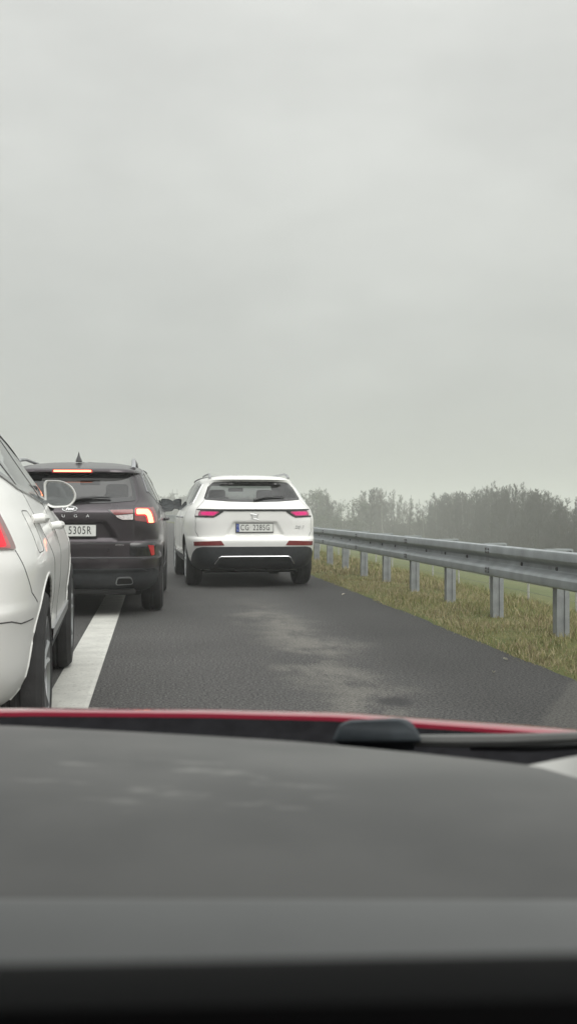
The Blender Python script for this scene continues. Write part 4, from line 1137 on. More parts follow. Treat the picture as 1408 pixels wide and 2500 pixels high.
# --- a few fallen leaves on the asphalt
def build_leaves():
    lm = mat('pale_dry_leaf', (0.46, 0.44, 0.36), 0.8)
    spots = [(838, 1453, 'pale fallen leaf on the asphalt just behind the white SUV'), (1204, 1645, 'pale fallen leaf on the dark asphalt below the third near guardrail post'), (1233, 1613, 'pale fallen leaf at the ragged edge where asphalt meets grass')]
    rg = random.Random(2)
    for px, py, lab in spots:
        d = 2650.0 * 1.07 / (py - 1250); th = math.atan(329 / 2650.0); xc = (px - 704) / 2650.0 * d
        x, y = xc * math.cos(th) + d * math.sin(th), d * math.cos(th) - xc * math.sin(th)
        mb = MB(); n = 10; L, W = rg.uniform(0.016, 0.024), rg.uniform(0.008, 0.012)
        top = [(L * math.cos(2 * PI * k / n), W * math.sin(2 * PI * k / n) * (1 - 0.3 * math.cos(2 * PI * k / n)), 0.008 + 0.010 * abs(math.sin(2 * PI * k / n)) + 0.006 * math.cos(2 * PI * k / n)) for k in range(n)]
        vs = [(0, 0, 0.004)] + top + [(a, b, c + 0.0012) for a, b, c in top] + [(0, 0, 0.0052)]
        fs = [(0, 1 + (k + 1) % n, 1 + k) for k in range(n)] + [(2 * n + 1, n + 1 + k, n + 1 + (k + 1) % n) for k in range(n)] + [(1 + k, 1 + (k + 1) % n, n + 1 + (k + 1) % n, n + 1 + k) for k in range(n)]
        mb.add(vs, fs, lm); o = mb.build('leaf', None, smooth=60); o.location = (x, y, 0.002); o.rotation_euler = (0, 0, rg.random() * 6)
        tag(o, lab, 'leaf', 'fallen leaves on the asphalt')
build_leaves()

# --- trees of the hazy wood
bark = mat('grey_bark', (0.085, 0.080, 0.070), 0.9, noise=0.3, nscale=3)
bark2 = mat('dark_bark', (0.050, 0.049, 0.042), 0.9, noise=0.3, nscale=3)
birch = mat('pale_bark', (0.19, 0.185, 0.165), 0.9, noise=0.4, nscale=3)
twig = mat('bare_twigs', (0.042, 0.040, 0.033), 0.9)
twig2 = mat('reddish_twigs', (0.056, 0.046, 0.039), 0.9)
ever = [mat('evergreen_leaf', (0.035, 0.048, 0.026), 0.85), mat('evergreen_leaf_pale', (0.056, 0.068, 0.038), 0.85)]

def tri_tube(mb, pts, rad, m, n=3): mb.tube(pts, rad, m, n=n, cap=False)

def bare_tree(seed, H, spread, bole, up, dens, bm_, tm, stems=1):
    rg = random.Random(seed); tr = MB(); cr = MB()
    def branch(p, d, L, r, lev):
        k = 4 if lev == 1 else 3
        pts = [Vector(p)]; dd = Vector(d)
        for i in range(k):
            dd = (dd + Vector((rg.gauss(0, 0.16), rg.gauss(0, 0.16), rg.gauss(0.05, 0.12)))).normalized(); pts.append(pts[-1] + dd * L / k)
        rr = [r * (1 - 0.8 * i / k) for i in range(k + 1)]
        tri_tube(cr, pts, rr, tm if lev > 1 else bm_)
        if lev < 4:
            n = {1: 6, 2: 5, 3: 4}[lev]
            for j in range(int(n * dens + 0.5)):
                t = 0.2 + 0.8 * (j + rg.random()) / (n * dens); i = min(int(t * k), k - 1); q = pts[i].lerp(pts[i + 1], t * k - i)
                e = (pts[i + 1] - pts[i]).normalized(); sd = Vector((rg.gauss(0, 1), rg.gauss(0, 1), rg.gauss(0.25, 0.6))).normalized()
                nd = (e * 0.9 + sd * 0.8 + Vector((0, 0, up * 0.4))).normalized()
                branch(q, nd, L * rg.uniform(0.35, 0.6), max(r * 0.5, 0.011), lev + 1)
    for st in range(stems):
        base = Vector((rg.gauss(0, 0.25), rg.gauss(0, 0.25), 0)) if stems > 1 else Vector((0, 0, 0))
        h = H * (1 if st == 0 else rg.uniform(0.7, 0.98)); lean = Vector((rg.gauss(0, 0.04), rg.gauss(0, 0.04), 1)) + (Vector((rg.gauss(0, 0.14), rg.gauss(0, 0.14), 0)) if stems > 1 else Vector((0, 0, 0)))
        n = 8; pts = [base + Vector((0, 0, -0.3))]
        for i in range(n): pts.append(pts[-1] + (lean + Vector((rg.gauss(0, 0.05), rg.gauss(0, 0.05), 0))) * (h / n))
        r0 = 0.010 * h + 0.03; tr.tube(pts, [r0 * (1 - 0.88 * i / n) for i in range(n + 1)], bm_, n=6)
        nb = int(14 * dens / (stems ** 0.5)) + 5
        for j in range(nb):
            t = bole + (0.98 - bole) * (j + rg.random() * 0.8) / nb; i = min(int(t * n), n - 1); q = pts[i].lerp(pts[i + 1], t * n - i)
            a = rg.random() * 2 * PI; L = spread * (1.15 - 0.75 * (t - bole) / (1 - bole)) * rg.uniform(0.6, 1.1)
            d = Vector((math.cos(a), math.sin(a), up + 0.5 * (t - bole))).normalized()
            branch(q, d, L, max(0.016, r0 * 0.35 * (1.1 - t)), 1)
    return tr, cr

def leafy_tree(seed, H, Wd, z0, nclump, bm_, mats_):
    rg = random.Random(seed); tr = MB(); cr = MB()
    tr.tube([(0, 0, -0.3), (0.05, 0, H * 0.4), (0.02, 0.05, H * 0.85)], [0.14, 0.10, 0.02], bm_, n=6)
    lobes = [(rg.gauss(0, Wd * 0.28), rg.gauss(0, Wd * 0.28), z0 + (H - z0) * rg.uniform(0.15, 0.85), rg.uniform(0.25, 0.42) * Wd) for _ in range(nclump)]
    lobes.append((0, 0, H - 0.3 * Wd, 0.3 * Wd))
    for (x, y, z, r) in lobes:
        tr.tube([(0, 0, max(0.3, z - r * 1.5)), (x * 0.6, y * 0.6, z - r * 0.3), (x, y, z)], [0.05, 0.035, 0.012], bm_, n=4, cap=False)
        for _ in range(260):
            d = Vector((rg.gauss(0, 1), rg.gauss(0, 1), rg.gauss(0, 0.9))).normalized() * r * (rg.random() ** 0.35) * rg.uniform(0.75, 1.15)
            c = Vector((x, y, z)) + d; s = rg.uniform(0.05, 0.13)
            e1 = Vector((rg.gauss(0, 1), rg.gauss(0, 1), rg.gauss(0, 1))).normalized() * s; e2 = e1.orthogonal().normalized() * s * rg.uniform(0.5, 1.0)
            cr.add([c - e1, c + e2, c + e1, c - e2], [(0, 1, 2, 3)], rg.choice(mats_))
    return tr, cr

PROTO = {}
def proto(key, pair, sm_=60):
    tr, cr = pair
    a = tr.build('trunk', None, smooth=60, fixn=False); b = cr.build('crown', None, smooth=None, fixn=False)
    PROTO[key] = (a.data, b.data); bpy.data.objects.remove(a); bpy.data.objects.remove(b)
for i in range(4): proto('alder%d' % i, bare_tree(20 + i, 9.0, 1.5, 0.30, 0.75, 1.15, bark2, twig))
for i in range(3): proto('birch%d' % i, bare_tree(40 + i, 9.5, 1.25, 0.42, 0.9, 1.0, birch, twig2))
for i in range(3): proto('broad%d' % i, bare_tree(60 + i, 8.5, 2.3, 0.25, 0.55, 1.2, bark, twig, stems=2))
for i in range(3): proto('thicket%d' % i, bare_tree(80 + i, 4.2, 1.1, 0.08, 0.8, 1.1, bark, twig2, stems=4))
for i in range(2): proto('evergreen%d' % i, leafy_tree(100 + i, 8.0, 4.2, 1.0, 9, bark2, ever))
proto('snag', bare_tree(121, 10.5, 0.75, 0.35, 0.9, 0.75, bark2, twig))

def add_tree(name, key, x, y, h, rz, label, cat, group, base_h=9.0, wx=1.0):
    s = h / base_h
    z = gz(lat_of(x, y))
    root = thing(name, label, cat, (x, y, z), rz, group)
    root.scale = (s * wx, s * wx, s)
    for nm, me in zip(('trunk', 'crown'), PROTO[key]): link(nm, me, root)
    return root

def lat_of(x, y):
    if y <= S0: return x
    return math.hypot(x + RC, y - S0) - RC

F, TH, H0 = 2650.0, math.atan(329 / 2650.0), 1.07
def az(px): return math.atan((px - 704) / F) + TH
def at(px, d):
    """ground position for a column of the photograph at depth d along the camera axis"""
    xc = (px - 704) / F * d
    return xc * math.cos(TH) + d * math.sin(TH), d * math.cos(TH) - xc * math.sin(TH)

wood = random.Random(5)
def edge_d(px):            # distance of the wood's edge
    return float(np.interp(px, [700, 800, 900, 1000, 1150, 1280, 1408, 1600, 1900], [240, 235, 225, 210, 165, 132, 112, 95, 85]))
def top_px(px):            # how high the tree tops reach above the horizon
    return float(np.interp(px, [700, 745, 790, 808, 822, 850, 870, 890, 920, 950, 990, 1008, 1040, 1060, 1110, 1180, 1240, 1290, 1340, 1370, 1408, 1600, 1900], [30, 52, 56, 40, 14, 14, 32, 50, 50, 54, 40, 22, 22, 36, 44, 54, 62, 58, 42, 24, 30, 40, 45]))
n = 0
kinds_ = [('alder', 4, 9.0, 'tall bare grey tree standing in the hazy wood beyond the guardrail', 'bare trees of the hazy wood'),
          ('birch', 3, 9.5, 'slender pale-trunked bare tree standing in the hazy wood beyond the guardrail', 'pale-trunked trees of the hazy wood'),
          ('broad', 3, 8.5, 'spreading bare tree with twin stems in the hazy wood beyond the guardrail', 'spreading trees of the hazy wood'),
          ('snag', 1, 10.5, 'thin bare tree with a narrow ragged crown in the hazy wood beyond the guardrail', 'narrow trees of the hazy wood')]
px = 735.0
while px < 1640:
    dense = 1.0 if px > 1030 else 0.62
    for row in range(7 if px > 1030 else 5):
        if wood.random() > (dense if row < 3 else 0.9): continue
        d = edge_d(px) + row * 6 + wood.uniform(-4, 5)
        q = px + wood.uniform(-9, 9)
        if (816 < q < 864 or 1006 < q < 1048) and row > 0: continue
        x, y = at(q, d); zb = gz(lat_of(x, y))
        h = (top_px(q) / F * d + H0 - zb) * wood.uniform(0.74, 1.07) * (1.0 if row < 3 else 0.97)
        k = wood.choices(kinds_, [0.36, 0.26 if px < 1150 else 0.16, 0.20, 0.34])[0]
        i = wood.randrange(k[1])
        add_tree({'alder': 'bare_tree', 'birch': 'birch_tree', 'broad': 'spreading_tree', 'snag': 'narrow_tree'}[k[0]], 'snag' if k[0] == 'snag' else '%s%d' % (k[0], i), x, y, h, wood.random() * 6.28, k[3], 'tree', k[4], k[2], wood.uniform(0.85, 1.2))
        n += 1
    px += 10.0 if px > 1030 else 13.5
# undergrowth shrubs along the edge of the wood
px = 730.0
while px < 1640:
    for row in range(3):
        d = edge_d(px) - 3 + row * 8 + wood.uniform(-3, 3); q = px + wood.uniform(-8, 8); x, y = at(q, d)
        hh = wood.uniform(2.6, 4.6)
        add_tree('bare_shrub', 'thicket%d' % wood.randrange(3), x, y, hh, wood.random() * 6.28, 'low bare shrub at the foot of the hazy wood', 'shrub', 'shrubs of the hazy wood', 4.2, wood.uniform(1.0, 1.5)); n += 1
    px += 17
# single trees that stand out
def single(px, d, top, key, bh, name, label, wx=1.0, rz=0.0):
    x, y = at(px, d); zb = gz(lat_of(x, y)); h = top / F * d + H0 - zb
    add_tree(name, key, x, y, h, rz, label, 'tree', None, bh, wx)
single(772, 200, 60, 'evergreen0', 8.0, 'rounded_tree', 'rounded dense grey tree just right of the white SUV roof', 1.0)
single(806, 205, 48, 'broad1', 8.5, 'spreading_tree', 'airy bare tree touching the rounded tree beside the white SUV', 1.0)
single(832, 190, 26, 'evergreen1', 8.0, 'leafy_tree', 'low dark leafy tree below the gap in the tree tops', 0.9, 1.0)
single(870, 195, 38, 'evergreen0', 8.0, 'leafy_tree', 'dark leafy tree left of the tall forked bare tree', 0.75, 2.0)
single(902, 188, 60, 'alder2', 9.0, 'bare_tree', 'tallest dark bare tree with forked top, left part of the wood', 0.9, 0.4)
single(934, 200, 56, 'birch1', 9.5, 'birch_tree', 'pale slender tree with an open crown beside the tall forked tree', 1.2)
single(1000, 185, 46, 'snag', 10.5, 'bare_tree', 'thin dark bare tree with ragged top at the gap in the wood', 1.0)
single(1025, 185, 36, 'snag', 10.5, 'bare_tree', 'short ragged bare tree alone in the gap of the wood', 1.0, 2.0)
# far-off wood seen between the two SUVs
def far_wood():
    rg = random.Random(9); mb = MB()
    for _ in range(900):
        px = rg.uniform(-300, 690); d = rg.uniform(330, 430); x, y = at(px, d)
        zb = gz(max(-60, min(300, lat_of(x, y)))); h = 5.0 - zb + rg.uniform(-1.2, 0.5) + 1.07
        b = Vector((x, y, zb)); mb.tube([b, b + Vector((rg.gauss(0, .3), rg.gauss(0, .3), h * 0.6)), b + Vector((rg.gauss(0, .5), rg.gauss(0, .5), h))], [0.16, 0.10, 0.02], bark2, n=3, cap=False)
        for _ in range(46):
            t = rg.uniform(0.12, 1.0); p = b + Vector((0, 0, h * t)); a = rg.random() * 6.28; L = rg.uniform(0.8, 2.4) * (1.2 - 0.7 * t)
            mb.tube([p, p + Vector((math.cos(a) * L, math.sin(a) * L, L * rg.uniform(0.2, 1.0)))], [0.10, 0.05], twig, n=3, cap=False)
    kind(mb.build('distant_wood', None, smooth=None, fixn=False), 'stuff')
far_wood()
# twin mast far away
def far_mast():
    x, y = at(427, 300)
    z = gz(max(-60, lat_of(x, y)))
    root = thing('twin_mast', 'faint twin mast with crossbar rising above the far wood between the two SUVs', 'mast', (x, y, z), 0.0)
    mm = mat('mast_steel', (0.16, 0.16, 0.16), 0.7, metal=0.2)
    top = 1.07 - z + 56 / F * 300; bar = 1.07 - z + 44 / F * 300
    for dx in (-0.6, 0.65):
        mb = MB(); mb.tube([(dx, 0, 0), (dx, 0, top)], [0.09, 0.05], mm, n=5); mb.build('pole', root)
    mb = MB(); mb.tube([(-0.9, 0, bar), (0.95, 0, bar)], 0.11, mm, n=5); mb.build('crossbar', root)
far_mast()

# ================================================================== the red car the picture is taken from
def build_red_car():
    # local frame: x to the right and y forward along the camera's heading, z up; origin on the ground below the camera
    root = thing('red_car', 'red car in the foreground with grey dashboard, black wiper tray and red bonnet edge', 'car', (0, 0, 0), -TH)
    XC = -0.26
    f = F
    hood_rows = lambda px: float(np.interp(px, [-400, 0, 500, 850, 1030, 1200, 1408, 1700], [1741, 1738.5, 1743, 1752, 1768, 1780, 1797, 1840]))
    def edge(fx_y, rows, ndrop=0.0):
        """right half of a curved edge: plan curve y(x), height from the photo row"""
        out = []
        for x in np.linspace(XC, 0.55, 28):
            y = fx_y(x - XC); px = 704 + f * x / y
            out.append(Vector((x, y, 1.07 - (rows(min(px, 1560)) - 1250) / f * y - ndrop)))
        return out
    def mirrored(e):
        q = e[-1]      # the sides roll down to the wings
        e = e + [q + Vector((0.05, -0.01, -0.02)), q + Vector((0.085, -0.02, -0.07)), q + Vector((0.10, -0.02, -0.20)), q + Vector((0.105, -0.02, -0.40))]
        return [Vector((2 * XC - p.x, p.y, p.z)) for p in e[::-1]][:-1] + e
    hy = lambda t: 1.12 - 0.30 * t * t
    he = mirrored(edge(hy, hood_rows))
    def loft(mb, rows, m):
        n = len(rows[0]); vs = [p for r in rows for p in r]
        fs = [(i * n + k, i * n + k + 1, (i + 1) * n + k + 1, (i + 1) * n + k) for i in range(len(rows) - 1) for k in range(n - 1)]
        mb.add(vs, fs, m)
    # bonnet: rear lip rolled up, then falling away forwards
    mb = MB()
    V = Vector
    prof_ = [(0.0, -0.006, 0), (0.001, 0.0, 0), (0.004, 0.0012, 1), (0.015, 0.0026, 1), (0.03, 0.0038, 1), (0.06, 0.0046, 1), (0.10, 0.0040, 1), (0.18, -0.004, 1), (0.35, -0.022, 1), (0.6, -0.05, 1), (0.85, -0.12, 1), (0.98, -0.24, 1), (1.02, -0.36, 1)]
    rows = [[p + V((0, dy_, e_ * (1.15 + 1.6 * max(0, p.x - XC) ** 2) - 0.185 * dy_ * k_)) for p in he] for dy_, e_, k_ in prof_]
    loft(mb, rows, M['red_paint']); mb.build('bonnet', root, smooth=60)
    # scuttle tray between bonnet and windscreen
    dy = lambda t: 0.80 - 0.26 * t * t
    dash_rows = lambda px: float(np.interp(px, [-400, 0, 350, 700, 1000, 1150, 1280, 1340, 1408, 1700], [1768, 1770, 1788, 1808, 1836, 1852, 1868, 1884, 1912, 2050]))
    de = mirrored(edge(dy, dash_rows))
    mb = MB()
    rows = [[p + V((0, 0.002, -0.003)) for p in he], [p + V((0, -0.012, -0.012)) for p in he], [p + V((0, -0.05, -0.028)) for p in he], [a.lerp(b, 0.5) + V((0, 0, -0.036)) for a, b in zip(he, de)], [p + V((0, 0.03, -0.022)) for p in de], [p + V((0, 0.008, -0.016)) for p in de]]
    cow = mat('scuttle_plastic', (0.010, 0.010, 0.0115), 0.85, noise=0.3, nscale=60, spec=0.08)
    loft(mb, rows, cow); mb.build('scuttle', root, smooth=60)
    # wiper: pivot cap and arm
    def W(px, py, d): return V(((px - 704) / f * d, d, 1.07 - (py - 1250) / f * d))
    wp = part_empty('wiper', root)
    capm = mat('wiper_cap_plastic', (0.038, 0.047, 0.054), 0.6, noise=0.25, nscale=60)
    mb = MB()
    poly = round_poly([(808, 1812), (828, 1768), (850, 1759), (975, 1754), (1003, 1760), (1022, 1790), (1030, 1812)], 12, 3)
    r0 = [W(a, b, 0.93) for a, b in poly]; r1 = [W(919 + (a - 919) * 0.97, b - 1.5, 0.945) for a, b in poly]; r2 = [W(919 + (a - 919) * 0.9, b + 3, 0.985) for a, b in poly]; r3 = [W(919 + (a - 919) * 0.86, b + 20, 1.0) for a, b in poly]
    inn = [W(919 + (a - 919) * 0.93, 1788 + (b - 1788) * 0.86, 0.928) for a, b in poly]
    n = len(poly); rr = [inn, r0, r1, r2, r3]; vs = [p for r in rr for p in r]
    fs = [(i * n + k, i * n + (k + 1) % n, (i + 1) * n + (k + 1) % n, (i + 1) * n + k) for i in range(4) for k in range(n)] + [tuple(range(n))]
    mb.add(vs, fs, capm); mb.build('pivot_cap', wp, smooth=50)
    mb = MB()
    mb.tube([W(1012, 1808, 0.95), W(1120, 1809, 0.93), W(1250, 1808, 0.90), W(1420, 1801, 0.86), W(1700, 1775, 0.80)], [0.0052, 0.0058, 0.0058, 0.0048, 0.003], mat('wiper_arm_metal', (0.125, 0.127, 0.122), 0.6), n=8, flat=1.0); mb.build('wiper_arm', wp)
    mb = MB()
    mb.tube([W(1150, 1819, 0.93), W(1300, 1822, 0.89), W(1420, 1815, 0.86), W(1800, 1790, 0.78)], 0.005, M['black'], n=6); mb.build('wiper_blade', wp)
    # dashboard: soft top from the windscreen to the rolled lip
    dm = bpy.data.materials.new('dashboard_skin'); dm.use_nodes = True
    nt, N, ln = nodes(dm); b = nt.nodes['Principled BSDF']
    tc = N('ShaderNodeTexCoord'); P = tc.outputs['Object']
    def noise(s, d=6, sc=(1, 1, 1)):
        mp = N('ShaderNodeMapping'); mp.inputs['Scale'].default_value = sc; ln(P, mp.inputs['Vector'])
        q = N('ShaderNodeTexNoise'); q.inputs['Scale'].default_value = s; q.inputs['Detail'].default_value = d; ln(mp.outputs['Vector'], q.inputs['Vector']); return q.outputs['Fac']
    grime = noise(9, 7); smear = noise(22, 5, (1, 3.2, 1))
    col = mixcol(nt, maprange(nt, grime, 0.3, 0.7, 0, 1), (0.074, 0.075, 0.073), (0.114, 0.114, 0.110))
    sx = N('ShaderNodeSeparateXYZ'); ln(P, sx.inputs[0])
    zone = math_node(nt, 'MULTIPLY', maprange(nt, sx.outputs[1], 0.50, 0.54, 0, 1), maprange(nt, sx.outputs[1], 0.60, 0.66, 1, 0))
    zone = math_node(nt, 'MULTIPLY', zone, maprange(nt, sx.outputs[0], -0.02, 0.04, 1, 0))
    col = mixcol(nt, math_node(nt, 'MULTIPLY', zone, maprange(nt, smear, 0.56, 0.70, 0, 0.8)), col, (0.25, 0.25, 0.235))
    ln(col, b.inputs['Base Color']); b.inputs['Roughness'].default_value = 0.5; sock(b, 'Specular IOR Level').default_value = 0.45
    bp = N('ShaderNodeBump'); bp.inputs['Strength'].default_value = 0.08; bp.inputs['Distance'].default_value = 0.002; ln(noise(420, 3), bp.inputs['Height']); ln(bp.outputs['Normal'], b.inputs['Normal'])
    mb = MB()
    lip_y, lip_z = 0.40, 1.07 - 945 / f * 0.40
    ne = [V((p.x, lip_y + 0.012, lip_z - 0.006)) for p in de]
    rows = [[p + V((0, 0.0, -0.02)) for p in de], [p + V((0, 0.004, -0.003)) for p in de], de]
    for t in (0.04, 0.1, 0.2, 0.35, 0.5, 0.65, 0.8, 0.9, 1.0):
        rows.append([a.lerp(c, t) + V((0, 0, 0.016 * math.sin(PI * t) * (1 - 0.5 * t))) for a, c in zip(de, ne)])
    loft(mb, rows, dm); mb.build('dashboard', root, smooth=60)
    # lip (lighter padded roll) and fascia
    lipm = mat('padded_lip', (0.215, 0.222, 0.222), 0.6, noise=0.06, nscale=14, bump=0.05, bscale=500)
    fasm = mat('fascia_plastic', (0.0055, 0.0062, 0.0074), 0.8, spec=0.3, noise=0.15, nscale=14)
    xs = np.linspace(XC - 0.72, XC + 0.72, 40)
    def lip_row(dyy, row_l, row_r, d):
        # the roll runs very slightly askew, as in the photo
        out = []
        for x in xs:
            px = 704 + f * x / d; r = row_l + (row_r - row_l) * min(max(px, -600), 2000) / 1408
            out.append(V((x, d, 1.07 - (r - 1250) / f * d)))
        return out
    mb = MB()
    rows = [[V((x, lip_y + 0.016, lip_z - 0.03)) for x in xs], lip_row(0, 2198, 2200, lip_y + 0.004), lip_row(0, 2194, 2197, lip_y - 0.003), lip_row(0, 2206, 2208, lip_y - 0.010), lip_row(0, 2270, 2264, lip_y - 0.030), lip_row(0, 2340, 2325, lip_y - 0.050), lip_row(0, 2400, 2380, lip_y - 0.064), lip_row(0, 2520, 2500, lip_y - 0.070), lip_row(0, 2900, 2900, lip_y - 0.060)]
    loft(mb, rows, lipm); mb.build('dashboard_lip', root, smooth=60)
    mb = MB()
    a = lip_row(0, 2356, 2328, 0.200)
    rows = [[p + V((0, 0.012, -0.08)) for p in a], [p + V((0, 0.008, -0.004)) for p in a], a, lip_row(0, 2372, 2344, 0.194), lip_row(0, 2458, 2432, 0.182), lip_row(0, 2466, 2440, 0.181), [p + V((0, -0.016, -0.05)) for p in a], [p + V((0, -0.004, -0.12)) for p in a]]
    loft(mb, rows, fasm); mb.build('fascia', root, smooth=60)
    # pale trim at the foot of the screen pillar, then the pillar itself running up and back
    ptm = mat('pillar_trim_pale', (0.44, 0.44, 0.42), 0.7, noise=0.05, nscale=20)
    for sg in (1, -1):
        def mx(p): return V((p.x if sg == 1 else 2 * XC - p.x, p.y, p.z))
        mb = MB()
        A = [W(1285, 1869, 0.70), W(1345, 1857, 0.685), W(1420, 1843, 0.66), V((0.245, 0.60, 0.955)), V((0.34, 0.40, 1.05)), V((0.39, 0.05, 1.25)), V((0.385, -0.15, 1.34))]
        Bt = [W(1288, 1874, 0.69), W(1350, 1905, 0.655), W(1425, 1935, 0.62), V((0.285, 0.54, 0.90)), V((0.38, 0.36, 1.0)), V((0.43, 0.02, 1.22)), V((0.42, -0.18, 1.32))]
        C_ = [p + V((0.05, 0.05, -0.02)) for p in A]
        n = len(A); vs = [mx(p) for p in A + Bt + C_]; fs = []
        for i in range(n - 1):
            fs += [(i, i + 1, n + i + 1, n + i), (i, 2 * n + i, 2 * n + i + 1, i + 1), (n + i, n + i + 1, 2 * n + i + 1, 2 * n + i)]
        fs += [(0, n, 2 * n), (n - 1, 3 * n - 1, 2 * n - 1)]
        mb.add(vs, fs, ptm); mb.build('pillar_trim', root, smooth=40)
    # roof with headliner, doors and rear wall
    hl = mat('headliner', (0.16, 0.158, 0.15), 0.9)
    def roofrow(y, z): return [V((XC + q * 0.60, y, z - 0.05 * abs(q) ** 3)) for q in np.linspace(-1, 1, 13)]
    rs = [(0.44, 1.292), (0.31, 1.305), (0.16, 1.32), (0.05, 1.33), (-0.2, 1.365), (-0.7, 1.385), (-1.3, 1.36), (-1.8, 1.29)]
    mb = MB(); loft(mb, [roofrow(y, z) for y, z in rs], hl); mb.build('headliner', root, smooth=60)
    mb = MB(); loft(mb, [[p + V((0, 0.01, 0.025)) for p in roofrow(y, z)] for y, z in rs], M['red_paint']); mb.build('roof', root, smooth=60)
    for sg in (1, -1):
        mb = MB()
        xo = XC + sg * 0.86; mb.rbox(min(xo, xo - sg * 0.1), max(xo, xo - sg * 0.1), -1.75, 0.50, 0.25, 0.86, 0.04, M['red_paint']); mb.build('door', root)
        mb = MB(); mb.rbox(min(xo, xo - sg * 0.16), max(xo, xo - sg * 0.16), 0.70, 2.0, 0.30, 0.56, 0.06, M['red_paint']); mb.build('front_wing', root)
        mb = MB(); mb.tube([(xo - sg * 0.06, -0.55, 0.88), (XC + sg * 0.60, -0.62, 1.32)], 0.05, M['trim'], n=8); mb.tube([(xo - sg * 0.06, -1.7, 0.88), (XC + sg * 0.58, -1.5, 1.30)], 0.07, M['trim'], n=8); mb.build('roof_pillar', root)
        for yy in (1.55, -1.1): make_wheel(root, XC + sg * 0.76, yy, 0.31, sg, M['rim'], width=0.2)
    mb = MB(); mb.rbox(XC - 0.8, XC + 0.8, -2.2, -1.76, 0.25, 0.95, 0.06, M['red_paint']); mb.rbox(XC - 0.76, XC + 0.76, -1.75, 0.55, 0.18, 0.26, 0.02, M['trim']); mb.build('body', root)
build_red_car()

# ================================================================== air, sky, light, camera
hz = MB(); hz.box(-1000, 1500, -60, 1500, -9, 22, mat('tmp', (1, 1, 1)))
ho = hz.build('haze', None, smooth=None); kind(ho, 'stuff')
hm = bpy.data.materials.new('hazy_air'); hm.use_nodes = True; nt = hm.node_tree; nt.nodes.clear()
out = nt.nodes.new('ShaderNodeOutputMaterial'); pv = nt.nodes.new('ShaderNodeVolumePrincipled')
pv.inputs['Color'].default_value = (0.87, 0.89, 0.87, 1); pv.inputs['Density'].default_value = 0.0022; pv.inputs['Anisotropy'].default_value = 0.0
nt.links.new(pv.outputs['Volume'], out.inputs['Volume'])
ho.data.materials.clear(); ho.data.materials.append(hm); ho.display_type = 'WIRE'

SUN_EL, SUN_AZ = R_(48), R_(158)      # behind the camera, a little to the right
w = bpy.data.worlds.new('World'); SC.world = w; w.use_nodes = True
nt = w.node_tree; nt.nodes.clear(); ln = nt.links.new
wo = nt.nodes.new('ShaderNodeOutputWorld'); bg = nt.nodes.new('ShaderNodeBackground'); bg.inputs['Strength'].default_value = 0.1
sky = nt.nodes.new('ShaderNodeTexSky'); sky.sky_type = 'NISHITA'; sky.sun_disc = False; sky.sun_elevation = SUN_EL; sky.sun_rotation = SUN_AZ
sky.air_density = 1.0; sky.dust_density = 4.0
tc = nt.nodes.new('ShaderNodeTexCoord'); D = tc.outputs['Generated']
sep = nt.nodes.new('ShaderNodeSeparateXYZ'); ln(D, sep.inputs[0])
def wnoise(scale, detail, rough, stretch=(1, 1, 1), loc=(0, 0, 0)):
    mp = nt.nodes.new('ShaderNodeMapping'); mp.inputs['Scale'].default_value = stretch; mp.inputs['Location'].default_value = loc; ln(D, mp.inputs['Vector'])
    n_ = nt.nodes.new('ShaderNodeTexNoise'); n_.inputs['Scale'].default_value = scale; n_.inputs['Detail'].default_value = detail; n_.inputs['Roughness'].default_value = rough
    ln(mp.outputs['Vector'], n_.inputs['Vector']); return n_.outputs['Fac']
c1 = wnoise(3.2, 5, 0.5, (1, 1, 2.2), (0.3, 0.1, 0.0)); c2 = wnoise(1.5, 3, 0.5, (1, 1, 1.6), (2.0, 0.5, 0.3)); c3 = wnoise(9, 5, 0.55, (1, 1, 3.0), (0, 0.7, 0))
elev = maprange(nt, sep.outputs[2], 0.0, 0.47, 0, 1, False)
rmp = nt.nodes.new('ShaderNodeValToRGB'); ln(sep.outputs[2], rmp.inputs['Fac'])
els = rmp.color_ramp.elements
els[0].position = 0.0; els[0].color = (0.41, 0.43, 0.405, 1)
els[1].position = 1.0; els[1].color = (1.55, 1.57, 1.53, 1)
for p_, c_ in ((0.05, (0.475, 0.495, 0.465)), (0.11, (0.54, 0.556, 0.527)), (0.25, (0.642, 0.655, 0.620)), (0.45, (0.765, 0.775, 0.742)), (0.62, (1.0, 1.01, 0.98))):
    e = els.new(p_); e.color = (*c_, 1)
var = math_node(nt, 'ADD', maprange(nt, c1, 0.25, 0.75, 0.94, 1.09), math_node(nt, 'ADD', maprange(nt, c2, 0.25, 0.75, -0.05, 0.05), maprange(nt, c3, 0.25, 0.75, -0.025, 0.025)))
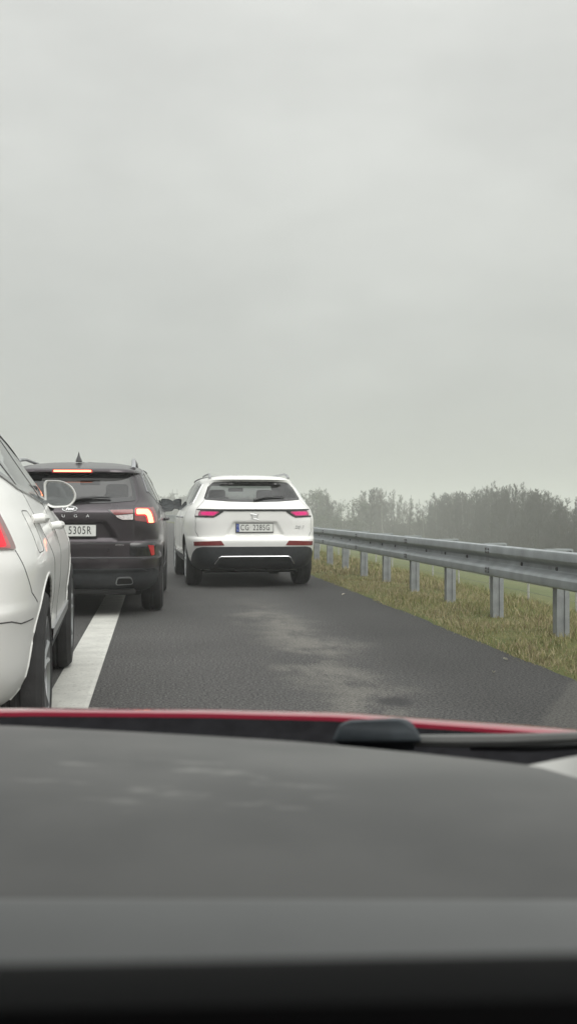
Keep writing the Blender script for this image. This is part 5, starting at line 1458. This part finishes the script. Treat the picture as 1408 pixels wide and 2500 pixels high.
# brighter behind the camera where the sun stands above the cloud
sd = (math.sin(SUN_AZ) * math.cos(SUN_EL), math.cos(SUN_AZ) * math.cos(SUN_EL), math.sin(SUN_EL))
dt = nt.nodes.new('ShaderNodeVectorMath'); dt.operation = 'DOT_PRODUCT'; ln(D, dt.inputs[0]); dt.inputs[1].default_value = sd
glow = maprange(nt, dt.outputs['Value'], 0.45, 1.0, 1.0, 1.9)
tot = math_node(nt, 'MULTIPLY', math_node(nt, 'MULTIPLY', var, glow), 10.0)
sc_ = nt.nodes.new('ShaderNodeVectorMath'); sc_.operation = 'SCALE'; ln(rmp.outputs['Color'], sc_.inputs[0]); ln(tot, sc_.inputs['Scale'])
cl = mixcol(nt, 0.94, sky.outputs['Color'], sc_.outputs[0])
ln(cl, bg.inputs['Color']); ln(bg.outputs['Background'], wo.inputs['Surface'])

sl = bpy.data.lights.new('sun', 'SUN'); sl.energy = 1.3; sl.angle = R_(50); sl.color = (1.0, 0.975, 0.94)
so = bpy.data.objects.new('sun', sl); COL.objects.link(so)
so.rotation_euler = Vector((-sd[0], -sd[1], -sd[2])).to_track_quat('-Z', 'Y').to_euler()
so.location = (0, -10, 30)

cam = bpy.data.cameras.new('camera'); co = bpy.data.objects.new('camera', cam); COL.objects.link(co)
cam.sensor_fit = 'VERTICAL'; cam.sensor_height = 36.0; cam.lens = F / 2500 * 36.0
cam.clip_start = 0.02; cam.clip_end = 4000
co.location = (0, 0, H0); co.rotation_euler = (PI / 2, 0, -TH)
cam.dof.use_dof = True; cam.dof.focus_distance = 11.0; cam.dof.aperture_fstop = 11.0
SC.camera = co

SC.view_settings.view_transform = 'Standard'; SC.view_settings.look = 'None'; SC.view_settings.exposure = 0.0; SC.view_settings.gamma = 1.0
SC.render.engine = 'CYCLES'
cy = SC.cycles
cy.use_denoising = True
try: cy.denoiser = 'OPENIMAGEDENOISE'
except Exception: pass
cy.max_bounces = 8; cy.diffuse_bounces = 3; cy.glossy_bounces = 4; cy.transparent_max_bounces = 16; cy.volume_bounces = 2; cy.sample_clamp_indirect = 8
cy.caustics_reflective = False; cy.caustics_refractive = False
